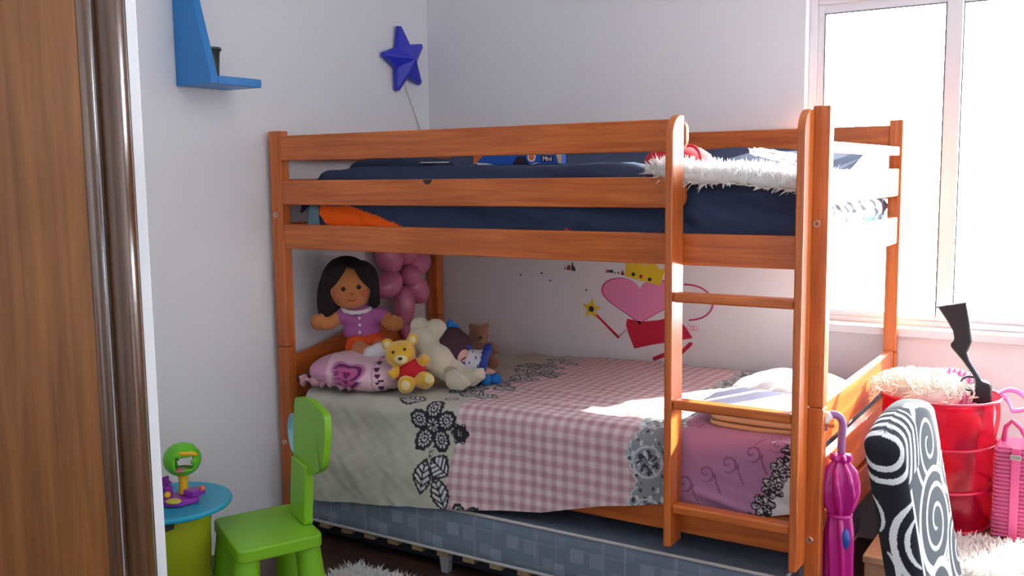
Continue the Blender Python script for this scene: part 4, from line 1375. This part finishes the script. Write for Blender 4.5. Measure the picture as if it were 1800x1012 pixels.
obj('post', M().lathe([(0.015, 0.018), (0.013, 0.05), (0.0135, 0.066), (0.018, 0.076)], (gx, gy, gz), 20), YEL, ty_, smooth=40)
bm_ = M()
bpts = [(gx + 0.052 * cos(t) * (1 + 0.1 * sin(4 * t)) + 0.005, gy + 0.062 * sin(t) * (1 + 0.1 * cos(3 * t)) - 0.02) for t in np.linspace(0, 2 * pi, 40, endpoint=False)]
bm_.prism(bpts, 2, gz + 0.0003, gz + 0.016)
obj('base', bm_, PUR, ty_, bevel=0.003)
obj('raised_wall', M().box(gx + 0.010, gx + 0.055, gy - 0.012, gy + 0.035, gz + 0.016, gz + 0.034).box(gx - 0.05, gx - 0.02, gy - 0.045, gy - 0.02, gz + 0.016, gz + 0.045), PUR, ty_, bevel=0.004)
obj('flower_turn', M().prism([(gx - 0.035 + 0.016 * (1 + .3 * cos(5 * t)) * cos(t), gz + 0.056 + 0.016 * (1 + .3 * cos(5 * t)) * sin(t)) for t in np.linspace(0, 2 * pi, 40, endpoint=False)], 1, gy - 0.04, gy - 0.03), PUR, ty_, smooth=False)
obj('yellow_dish', M().ell((gx + 0.03, gy - 0.062, gz + 0.017), (0.024, 0.020, 0.006)), plain('pale_yellow_plastic', rgb(200, 190, 60), 0.4), ty_, smooth=True)
obj('knob', M().ell((gx + 0.055, gy + 0.022, gz + 0.036), 0.009), plain('orange_plastic', rgb(230, 110, 60), 0.4), ty_, smooth=True)
obj('knob', M().ell((gx - 0.005, gy - 0.055, gz + 0.028), 0.010), YEL, ty_, smooth=True)

# green moulded child's chair
A_ = np.array((0.372, -1.636)); B_ = np.array((0.655, -1.790)); C_ = np.array((0.760, -1.560)); D2 = np.array((0.478, -1.408))
ch = thing('child_chair', "lime green moulded child's chair beside the play table", 'chair', ((A_ + C_)[0] / 2, (A_ + C_)[1] / 2, 0))


def round_poly(P4, r, n=5):
    out = []
    for i in range(len(P4)):
        p, a, b = np.array(P4[i]), np.array(P4[i - 1]), np.array(P4[(i + 1) % len(P4)])
        u = (a - p) / np.linalg.norm(a - p); v = (b - p) / np.linalg.norm(b - p)
        s, e = p + u * r, p + v * r
        for k in range(n + 1):
            t = k / n
            out.append(tuple((1 - t) ** 2 * s + 2 * t * (1 - t) * p + t * t * e))
    return out


obj('seat', M().prism(round_poly([A_, B_, C_, D2], 0.03), 2, 0.262, 0.300), GREENP, ch, bevel=0.006)
cen = (A_ + B_ + C_ + D2) / 4
for p in (A_, B_, C_, D2):
    d = cen - p
    d /= np.linalg.norm(d)
    top, bot = p + d * 0.058, p + d * 0.028
    obj('leg', M().tube([(bot[0], bot[1], 0.0), (top[0], top[1], 0.2615)], [0.044, 0.036], 20), GREENP, ch, smooth=40)
# backrest: upright post and a wide head piece with rounded outline, in the plane of the rear edge
tdir = np.array((0.8836, -0.4682)); ndir = np.array((0.4682, 0.8836))      # along the rear edge / to the back
bo = np.array((0.490, -1.413)) + ndir * 0.0
LEAN = 0.06


def back(u, v, t):
    """u along the rear edge, v height above the seat, t thickness towards the back"""
    p = bo + tdir * u + ndir * (t + LEAN * v)
    return (p[0], p[1], 0.300 + v)


def slab(outline, t0, t1):
    n = len(outline)
    m = M()
    m.v = [back(u, v, t0) for u, v in outline] + [back(u, v, t1) for u, v in outline]
    m.f = [tuple(range(n)), tuple(range(n, 2 * n))[::-1]] + [(i, n + i, n + (i + 1) % n, (i + 1) % n) for i in range(n)]
    return m


obj('back_post', slab([(0.075, 0.0005), (0.215, 0.0005), (0.215, 0.18), (0.075, 0.18)], -0.034, -0.004), GREENP, ch, bevel=0.006)
hd = round_poly([(0.052, 0.150), (0.205, 0.150), (0.300, 0.185), (0.335, 0.205), (0.355, 0.300), (0.345, 0.360), (0.200, 0.378), (0.045, 0.360), (0.036, 0.26)], 0.026, 4)
obj('head_piece', slab([(0.055 + (u - 0.036) * 0.93, v) for u, v in hd], -0.022, -0.002), GREENP, ch, smooth=False, bevel=0.003)
bw = M().lathe([(0.002, 0.0), (0.05, 0.004), (0.072, 0.02), (0.078, 0.036), (0.075, 0.037), (0.068, 0.022), (0.048, 0.008), (0.002, 0.005)], (0, 0, 0), 40)
R3 = Matrix((Vector((tdir[0], tdir[1], 0)), Vector((0, 0, 1)), Vector((-ndir[0], -ndir[1], 0)))).transposed()
bc = Vector(back(-0.008, 0.222, 0.0325))
bw.v = [tuple(bc + R3 @ (Vector(p) * 0.86)) for p in bw.v]
tag(obj('plastic_bowl', bw, plain('pale_blue_plastic', rgb(155, 212, 228), 0.35), smooth=50), "pale blue plastic bowl stuck behind the green chair's backrest", 'bowl')
# ================================================================== right corner: bench, basket, case, chair, umbrella
bn = thing('low_bench', 'low tan wooden bench under the window', 'bench', (2.406, -0.45, 0))
TANW = wood('tan_bench_wood', 2, (0.38, 0.20, 0.09), (0.52, 0.31, 0.16), 0.5)
obj('top', M().box(2.112, 2.70, -0.84, -0.06, 0.240, 0.262), TANW, bn, bevel=0.004)
for x0 in (2.116, 2.66):
    obj('side_panel', M().box(x0, x0 + 0.03, -0.805, -0.08, 0.0, 0.2395), TANW, bn, bevel=0.003)
obj('back_panel', M().box(2.147, 2.659, -0.11, -0.085, 0.02, 0.2395), TANW, bn, bevel=0.003)
obj('front_panel', M().box(2.116, 2.69, -0.83, -0.8055, 0.0, 0.2395), TANW, bn, bevel=0.003)

thr = shag_rug('fluffy_throw', (2.225, 2.70), (-0.91, -0.586), lambda x, y: 0.2625 + 0.004 * sin(x * 17) * sin(y * 13) + 0.004 - 1.6 * max(0.0, -0.845 - y), 4200, 0.026, 0.004, 15, 'white fluffy throw glowing in the sun on the low bench', 420)
thr['category'] = 'throw'

# red see-through toy basket
bx_, by_, bz0, bz1 = 2.236, -0.42, 0.263, 0.655
bk = thing('toy_basket', 'red see-through pop-up toy basket full of toys under the window', 'basket', (bx_, by_, bz0))
RFILM = see_through('red_film', rgb(215, 18, 58), 0.52, 0.15, (0.92, 0.26, 0.34))
prof = []
for i in range(31):
    t = i / 30
    r_ = 0.152 + 0.012 * t + 0.005 * abs(sin(pi * t * 3)) - 0.002
    prof.append((r_, t * (bz1 - bz0) + 0.0015))
prof[-1] = (0.170, bz1 - bz0)
o = obj('film', M().lathe(prof, (bx_, by_, bz0), 64, lambda w, i: 1 + 0.006 * sin(7 * w + i * .5) + 0.004 * sin(13 * w), cap=False), RFILM, bk, smooth=True)
obj('floor_disc', M().lathe([(0.001, 0.001), (0.150, 0.001), (0.150, 0.003), (0.001, 0.003)], (bx_, by_, bz0), 48, cap=False), RED, bk)
RHOOP = plain('red_wire', rgb(200, 20, 60), 0.35)
for zz, rr in ((bz1, 0.170), (bz0 + 0.255, 0.163), (bz0 + 0.125, 0.158), (bz0 + 0.006, 0.153)):
    obj('hoop', M().tube([(bx_ + rr * cos(t), by_ + rr * sin(t), zz) for t in np.linspace(0, 2 * pi, 49)], 0.0045, 8), RHOOP, bk, smooth=True)
# toys inside
TOYC = {'red': plain('toy_red', rgb(225, 30, 25), 0.35), 'purple': plain('toy_purple', rgb(120, 40, 140), 0.35), 'yellow': plain('toy_yellow', rgb(225, 165, 25), 0.5), 'plum': plain('toy_plum', rgb(85, 30, 85), 0.5),
        'pink': plain('toy_pink', rgb(240, 110, 170), 0.6), 'white': plain('toy_white', (0.8, 0.8, 0.8), 0.4)}
for (x, y, z, r_, c, lb) in ((2.16, -0.50, 0.50, 0.042, 'red', 'glossy red ball near the rim inside the basket'), (2.235, -0.515, 0.46, 0.038, 'red', 'second glossy red ball lower inside the basket'),
                             (2.25, -0.40, 0.333, 0.065, 'plum', 'large plum ball at the bottom of the basket'), (2.16, -0.36, 0.328, 0.06, 'plum', 'plum ball behind the largest one in the basket'),
                             (2.20, -0.33, 0.44, 0.06, 'red', 'red ball deep in the middle of the basket'), (2.30, -0.37, 0.44, 0.055, 'pink', 'pink ball at the back of the basket'),
                             (2.315, -0.47, 0.325, 0.055, 'plum', 'plum ball at the right of the basket bottom'), (2.215, -0.51, 0.318, 0.050, 'purple', 'purple ball at the front of the basket bottom'), (2.31, -0.45, 0.58, 0.048, 'red', 'red ball high at the right inside the basket')):
    m = M().ell((x, y, z), r_, 24, 16)
    o = tag(obj('toy_ball', m, TOYC[c], smooth=True), lb, 'ball')
m = M().prism(round_poly([(2.235, 0.375), (2.295, 0.375), (2.295, 0.48), (2.265, 0.50), (2.24, 0.47)], 0.02), 1, -0.535, -0.515)
tag(obj('yellow_toy_plate', m, TOYC['yellow'], bevel=0.004), 'yellow plastic toy panel pressed against the basket film', 'toy')
m = M().box(2.290, 2.335, -0.50, -0.455, 0.50, 0.53)
tag(obj('purple_toy_box', m, TOYC['purple'], bevel=0.006), 'shiny purple toy box inside the basket', 'toy')

# pleated pink fan-like cloth at the back of the basket
P = np.zeros((40, 10, 3))
for i in range(40):
    for k in range(10):
        u, w_ = i / 39, k / 9
        P[i, k] = (2.215 + 0.145 * u, -0.335 + 0.010 * (1 if i % 4 < 2 else -1) - 0.06 * w_, 0.715 - 0.02 * u * 2 - 0.10 * w_ + 0.02 * sin(pi * u))
o = obj('pleated_skirt', sheet_mesh(P), plain('pink_satin', rgb(240, 160, 205), 0.5, 0.04), smooth=30)
s = o.modifiers.new('thickness', 'SOLIDIFY'); s.thickness = 0.003
tag(o, 'pleated pink doll skirt sticking out of the basket top', 'skirt')

# curly pale doll wig heaped on the basket
wg = thing('doll_wig', 'pale blond curly doll wig heaped on the left of the basket', 'wig', (2.165, -0.42, 0.64))
BLOND = plain('blond_fibre', (0.86, 0.80, 0.72), 0.7, 0.1, 40)
obj('mound', M().ell((2.185, -0.42, 0.655), (0.115, 0.10, 0.055), 28, 14), BLOND, wg, smooth=True)
cur = M()
g = np.random.default_rng(3)
for i in range(150):
    a = g.uniform(0, 2 * pi); rr = 0.115 * g.uniform(0.2, 1.08)
    x0, y0 = max(2.085, 2.185 + rr * cos(a)), -0.42 + rr * 0.9 * sin(a)
    z0 = 0.660 + 0.052 * math.sqrt(max(0, 1 - (rr / 0.13) ** 2))
    d = g.uniform(0, 2 * pi); ph = g.uniform(0, 6)
    pts = []
    for k in range(16):
        s_ = k / 15 * 0.09
        pts.append((max(2.046, x0 + s_ * cos(d) + 0.011 * cos(ph + k * 1.1)), y0 + s_ * sin(d) + 0.011 * sin(ph + k * 1.1), max(z0 + 0.014 * sin(ph + k * 0.8) - 1.2 * s_ * s_ * 4, 0.60)))
    cur.tube(pts, 0.0022, 4, cap=False)
o = obj('curls', cur, BLOND, wg, smooth=True)
o['kind'] = 'stuff'

# toy rifle standing butt-up in the basket
rfl = thing('toy_rifle', 'black toy rifle stuck butt-up in the red basket', 'toy gun', (2.335, -0.40, 0.60))
yr = -0.43
st_pts = [(2.222, 0.921), (2.300, 0.938), (2.302, 0.932), (2.312, 0.878), (2.319, 0.822), (2.308, 0.789), (2.316, 0.765), (2.342, 0.722), (2.352, 0.708), (2.372, 0.702), (2.378, 0.692), (2.380, 0.640), (2.322, 0.640), (2.322, 0.670), (2.334, 0.692), (2.332, 0.712),
          (2.312, 0.742), (2.292, 0.768), (2.273, 0.790), (2.262, 0.803), (2.262, 0.815), (2.272, 0.826), (2.266, 0.853), (2.245, 0.888)]
obj('stock', M().prism(st_pts, 1, yr - 0.014, yr + 0.014), BLACK, rfl, bevel=0.006)
obj('butt_plate', M().prism([(2.219, 0.922), (2.301, 0.940), (2.303, 0.936), (2.221, 0.918)], 1, yr - 0.0145, yr + 0.0145), plain('grey_rubber', (0.08, 0.08, 0.09), 0.6), rfl)
obj('trigger_guard', M().tube([(2.318 + 0.024 * cos(t), yr, 0.695 + 0.021 * sin(t)) for t in np.linspace(1.0, 5.6, 22)], 0.0035, 8), BLACK, rfl, smooth=True)
obj('trigger', M().tube([(2.333, yr, 0.700), (2.322, yr, 0.697), (2.318, yr, 0.690)], 0.003, 6), plain('grey_trigger', (0.35, 0.35, 0.36), 0.4), rfl)
obj('barrel', M().tube([(2.352, yr, 0.640), (2.30, yr + 0.02, 0.28)], 0.012, 12), BLACK, rfl, smooth=40)

# pink strap hanging off the basket rim
P = np.zeros((40, 4, 3))
ctrl = [(2.392, -0.40, 0.668), (2.42, -0.40, 0.685), (2.452, -0.40, 0.678), (2.475, -0.40, 0.655), (2.478, -0.40, 0.635), (2.455, -0.40, 0.622), (2.430, -0.40, 0.618), (2.428, -0.40, 0.630), (2.418, -0.40, 0.652), (2.400, -0.40, 0.664)]
cu = np.array(ctrl)
tt = np.linspace(0, len(cu) - 1, 40)
cl = np.stack([np.interp(tt, range(len(cu)), cu[:, i]) for i in range(3)], -1)
for _ in range(3):
    cl[1:-1] = (cl[:-2] + cl[1:-1] * 2 + cl[2:]) / 4
for k in range(4):
    w_ = (k / 3 - 0.5) * 0.02
    P[:, k] = cl + np.array((0.1 * w_, w_ * 0.8, 0.55 * w_))
o = obj('strap', sheet_mesh(P), plain('pink_ribbon', rgb(225, 120, 190), 0.4), smooth=True)
s = o.modifiers.new('thickness', 'SOLIDIFY'); s.thickness = 0.002
o.name = 'ribbon'
tag(o, 'loose pink ribbon curling off the right rim of the basket', 'ribbon')

# pink woven case
cs = thing('wicker_case', 'pink wicker carry case with a handle beside the basket', 'case', (2.458, -0.45, 0.263))
PKW = plain('pink_wicker', rgb(232, 110, 160), 0.5, 0.12, 40, 0.3, 120)
cx0, cx1, cy0, cy1, cz0, cz1 = 2.402, 2.515, -0.52, -0.38, 0.265, 0.535
obj('shell', M().box(cx0 + .004, cx1 - .004, cy0 + .004, cy1 - .004, cz0, cz1), plain('deep_pink', rgb(205, 70, 130), 0.6), cs, bevel=0.012)
wv = M()
for i in range(22):
    z = cz0 + 0.010 + i * (cz1 - cz0 - 0.02) / 21
    pts = []
    for k in range(40):
        x = cx0 + 0.006 + (cx1 - cx0 - 0.012) * k / 39
        pts.append((x, cy0 + 0.003 - 0.003 * cos(pi * k + pi * i), z))
    wv.tube(pts, 0.0042, 5)
    pts = [(cx0 + 0.003 - 0.003 * cos(pi * k + pi * i), cy0 + 0.006 + (cy1 - cy0 - .012) * k / 23, z) for k in range(24)]
    wv.tube(pts, 0.0042, 5)
for i in range(10):
    y = cy0 + 0.01 + i * (cy1 - cy0 - .02) / 9
    wv.tube([(cx0 + 0.006 + (cx1 - cx0 - .012) * k / 39, y, cz1 - 0.001 + 0.002 * cos(pi * k + pi * i)) for k in range(40)], 0.004, 5)
o = obj('weave', wv, PKW, cs, smooth=True)
o['kind'] = 'stuff'
for x in (cx0 + 0.055,):
    obj('leather_strap', M().box(x - 0.012, x + 0.012, cy0 - 0.006, cy0 + 0.002, cz0, cz1 + 0.004), plain('pink_leather', rgb(215, 85, 140), 0.45), cs, bevel=0.003)
hp_ = [(cx0 + 0.014, -0.44, cz1 - 0.002), (cx0 + 0.020, -0.445, cz1 + 0.045), (cx0 + 0.036, -0.45, cz1 + 0.066), (cx0 + 0.060, -0.45, cz1 + 0.045), (cx0 + 0.085, -0.45, cz1 - 0.002)]
obj('handle', M().tube(hp_, 0.007, 8), plain('pink_handle', rgb(225, 95, 150), 0.45), cs, smooth=True)
obj('buckle', M().box(cx0 + 0.040, cx0 + 0.070, cy0 - 0.011, cy0 - 0.006, cz1 - 0.03, cz1 - 0.015), CHROME, cs, bevel=0.002)

# padded dining chair covered in black and white swirls
dc_ = thing('dining_chair', 'padded dining chair in black and white swirl fabric, back towards the bunk', 'chair', (2.56, -1.62, 0))
def swirl_col(U, V):
    """U around the slab starting at the middle of the back face, V up; white curls on black"""
    C = np.empty(U.shape + (3,)); C[:] = (0.020, 0.020, 0.026)
    W_ = (0.78, 0.77, 0.76)
    f0 = 0.254
    # oval spirals on the broad faces
    for cu_, cv, ru, rv, turns, sg in ((f0 + 0.20, 0.785, 0.125, 0.080, 2.4, 1), (f0 + 0.175, 0.655, 0.155, 0.085, 2.6, -1), (f0 + 0.115, 0.510, 0.125, 0.085, 2.4, 1), (f0 + 0.33, 0.545, 0.10, 0.085, 2.3, -1),
                                       (f0 + 0.335, 0.72, 0.06, 0.05, 2.0, 1), (0.09, 0.76, 0.09, 0.07, 2.4, 1), (0.07, 0.60, 0.10, 0.085, 2.4, -1), (0.74, 0.72, 0.09, 0.08, 2.4, 1), (0.80, 0.56, 0.10, 0.08, 2.4, -1)):
        x, y = (U - cu_) / ru, (V - cv) / rv
        rr, th = np.hypot(x, y), np.arctan2(y, x) * sg
        ph = rr * turns - th / (2 * pi)
        fr_ = np.abs(ph - np.round(ph))
        ins = rr < 1.0
        C[ins] = (0.020, 0.020, 0.026)
        C[ins & (fr_ < 0.085 + 0.05 * rr) & (rr > 0.12)] = W_
        C[np.abs(rr - 1.0) < 0.055] = W_
    # narrow near side: crescents that taper at both ends
    side = (U > 0.150) & (U < f0 + 0.012)
    C[side] = (0.020, 0.020, 0.026)
    for cu_, cv, r_, w_, a0, a1 in ((f0 + 0.012, 0.665, 0.062, 0.0065, 95, 262), (f0 + 0.010, 0.668, 0.036, 0.0050, 100, 250), (f0 + 0.022, 0.640, 0.098, 0.0055, 200, 262), (f0 + 0.03, 0.63, 0.118, 0.0055, 205, 262),
                                    (0.175, 0.62, 0.03, 0.005, -60, 60), (0.170, 0.52, 0.05, 0.006, -70, 70), (f0 + 0.0, 0.49, 0.05, 0.006, 90, 270), (0.165, 0.715, 0.028, 0.004, -60, 75)):
        rr, th = np.hypot(U - cu_, (V - cv) * 0.82), np.degrees(np.arctan2((V - cv) * 0.82, U - cu_)) % 360
        t = ((th - a0) % 360) / (a1 - a0)
        m_ = (t >= 0) & (t <= 1)
        wv_ = w_ * (0.35 + 0.65 * np.sin(pi * np.clip(t, 0, 1)))
        C[m_ & (np.abs(rr - r_) < wv_) & (U < f0 + 0.03)] = W_
    C[(np.abs(U - f0 - 0.006) < 0.006) & (V < 0.76)] = W_
    # concentric bands wrapped over the top corner
    r = np.hypot((U - 0.206) * 0.9, (V - 0.838) * 1.2)
    top = (V > 0.725) & (U > 0.05) & (U < 0.38) & (r < 0.15) & ((V > 0.772) | (r < 0.080))
    C[top] = (0.020, 0.020, 0.026)
    C[top & (r > 0.034) & (np.cos((r - 0.041) * 2 * pi / 0.027) > 0.15)] = W_
    return C


def chair_back():
    W2, T2, r = 0.186, 0.034, 0.026
    cor = []
    for (sx, sy, a0) in ((1, -1, -90), (1, 1, 0), (-1, 1, 90), (-1, -1, 180)):
        for i in range(9):
            a = radians(a0 + 90 * i / 8)
            cor.append((sx * (T2 - r) + r * cos(a), sy * (W2 - r) + r * sin(a)))
    # resample around, starting at the middle of the near narrow side
    cor = np.array(cor)
    cor = np.concatenate([[(-T2, 0)], cor[27:], cor[:27], [(-T2, 0)]])
    seg = np.r_[0, np.cumsum(np.hypot(*np.diff(cor, axis=0).T))]
    nu, nv = 560, 240
    uu = np.linspace(0, seg[-1], nu)
    per = np.stack([np.interp(uu, seg, cor[:, 0]), np.interp(uu, seg, cor[:, 1])], -1)
    zs = np.linspace(0.46, 0.832, nv)
    cap = 14
    P = np.zeros((nu, nv + cap, 3)); UU = np.zeros((nu, nv + cap)); VV = np.zeros((nu, nv + cap))
    for k in range(nv + cap):
        if k < nv:
            z, sc, dz = zs[k], 1.0, 0
        else:
            q = (k - nv + 1) / cap
            z = 0.832 + 0.022 * sin(q * pi / 2); sc = None
        for_inset = 0.0 if k < nv else 0.022 * (1 - cos((k - nv + 1) / cap * pi / 2)) + (0.012 if k == nv + cap - 1 else 0)
        x = np.sign(per[:, 0]) * np.maximum(np.abs(per[:, 0]) - for_inset, 0)
        y = np.sign(per[:, 1]) * np.maximum(np.abs(per[:, 1]) - for_inset, 0)
        hgt = 0.022 * np.clip(1 - (y / W2) ** 2, 0, 1) * smoothstep(0.6, 0.832, z)
        lean = -0.19 * (z - 0.855)
        P[:, k, 0] = 2.342 + x + lean
        P[:, k, 1] = -1.617 + y
        P[:, k, 2] = z + hgt
        UU[:, k] = uu; VV[:, k] = z + (0 if k < nv else for_inset * .5)
    C = swirl_col(UU, VV)
    m = sheet_mesh(P)
    top = [i * (nv + cap) + nv + cap - 1 for i in range(nu)]
    m.f.append(tuple(top))
    bot = [i * (nv + cap) for i in range(nu)]
    m.f.append(tuple(bot[::-1]))
    return m, C.reshape(-1, 3)


m_, c_ = chair_back()
obj('backrest', m_, SWIRL, dc_, smooth=60, col=c_)
ns = 90
U, V = np.meshgrid(np.linspace(0, 0.44, ns), np.linspace(0, 0.38, ns), indexing='ij')
sx_ = 2.435 + U * 0.95; sy_ = -1.807 + V
rim_ = np.minimum(np.minimum(U, 0.44 - U), np.minimum(V, 0.38 - V))
sz_ = 0.40 + 0.055 * np.sqrt(np.clip(rim_ / 0.03, 0, 1))
obj('seat_cover', sheet_mesh(np.stack([sx_, sy_, sz_], -1)), SWIRL, dc_, smooth=True, col=swirl_col(U + 0.20, V + 0.46).reshape(-1, 3))
obj('seat', M().box(2.435, 2.852, -1.806, -1.428, 0.36, 0.402), BLACK, dc_, bevel=0.006)
LEGW = wood('dark_leg_wood', 2, (0.05, 0.025, 0.015), (0.1, 0.05, 0.03), 0.4)
for x in (2.46, 2.825):
    for y in (-1.785, -1.45):
        obj('leg', M().prism([(x - .02, y - .02), (x + .02, y - .02), (x + .02, y + .02), (x - .02, y + .02)], 2, 0, 0.3595), LEGW, dc_, bevel=0.003)
obj('back_support', M().box(2.395, 2.434, -1.77, -1.46, 0.37, 0.47), BLACK, dc_, bevel=0.006)

# folded umbrella hooked on the footboard
um = thing('umbrella', 'folded magenta umbrella with lilac hook handle hanging on the footboard', 'umbrella', (2.063, -0.93, 0.0))
ux, uy = 2.066, -0.925
hc = np.array((2.052, -0.955, 0.652))
hk = [tuple(hc + RV * -0.026 + np.array((0, 0, -0.012)))] + [tuple(hc + RV * 0.026 * cos(t) + np.array((0, 0, 0.030 * sin(t)))) for t in np.linspace(pi, 0, 13)] + [(hc[0] + RV[0] * 0.026 - 0.002, hc[1] + RV[1] * 0.026, 0.60), (ux, uy, 0.555)]
ux, uy = hk[-2][0], hk[-2][1]
hk[-1] = (ux, uy, 0.555)
obj('peg', M().tube([(2.0375, -0.972, 0.655), (2.060, -0.972, 0.655)], 0.005, 10), PINE[0], bed)
obj('hook_handle', M().tube(hk, 0.0105, 12), plain('lilac_plastic', rgb(150, 95, 150), 0.3), um, smooth=True)
obj('white_collar', M().tube([hk[2], hk[3], hk[4], hk[5], hk[6]], 0.0115, 12), plain('white_collar', (0.8, 0.78, 0.78), 0.4), um, smooth=True)
MAG = plain('magenta_satin', rgb(190, 20, 130), 0.25, 0.1, 20, coat=0.3)
prf = [(0.010, 0.575), (0.024, 0.572), (0.026, 0.562), (0.020, 0.552), (0.036, 0.53), (0.043, 0.50), (0.044, 0.47), (0.036, 0.43), (0.026, 0.405), (0.030, 0.38), (0.034, 0.34), (0.034, 0.28), (0.034, 0.21), (0.031, 0.14), (0.022, 0.08), (0.008, 0.045)]
pz = []
for i in range(len(prf) - 1):
    for k in range(4):
        t = k / 4
        pz.append((prf[i][0] * (1 - t) + prf[i + 1][0] * t, prf[i][1] * (1 - t) + prf[i + 1][1] * t))
pz.append(prf[-1])
pz = pz[::-1]
obj('canopy', M().lathe(pz, (ux, uy, 0), 56, lambda w, i: 1 + 0.22 * sin(7 * w + i * 0.16) + 0.06 * sin(17 * w + i * .5)), MAG, um, smooth=True)
obj('tie_band', M().tube([(ux + 0.029 * cos(t), uy + 0.029 * sin(t), 0.405) for t in np.linspace(0, 2 * pi, 25)], 0.006, 8), MAG, um, smooth=True)
obj('tip', M().lathe([(0.003, 0.001), (0.006, 0.006), (0.007, 0.05)], (ux, uy, 0), 12), CHROME, um)
obj('blue_flap', M().ell((ux + 0.020, uy - 0.020, 0.345), (0.014, 0.016, 0.030), 14, 10), plain('blue_satin_flap', rgb(30, 70, 150), 0.3), um, smooth=True)

# shaggy rug on the floor in front
shag_rug('floor_rug', (0.52, 1.05), (-1.60, -1.18), lambda x, y: 0.001 + 0.012 * math.exp(-((x - .7) ** 2 + (y + 1.3) ** 2) / .05), 3600, 0.032, 0.0035, 25, 'grey white shaggy rug on the floor before the bunk bed', 420)
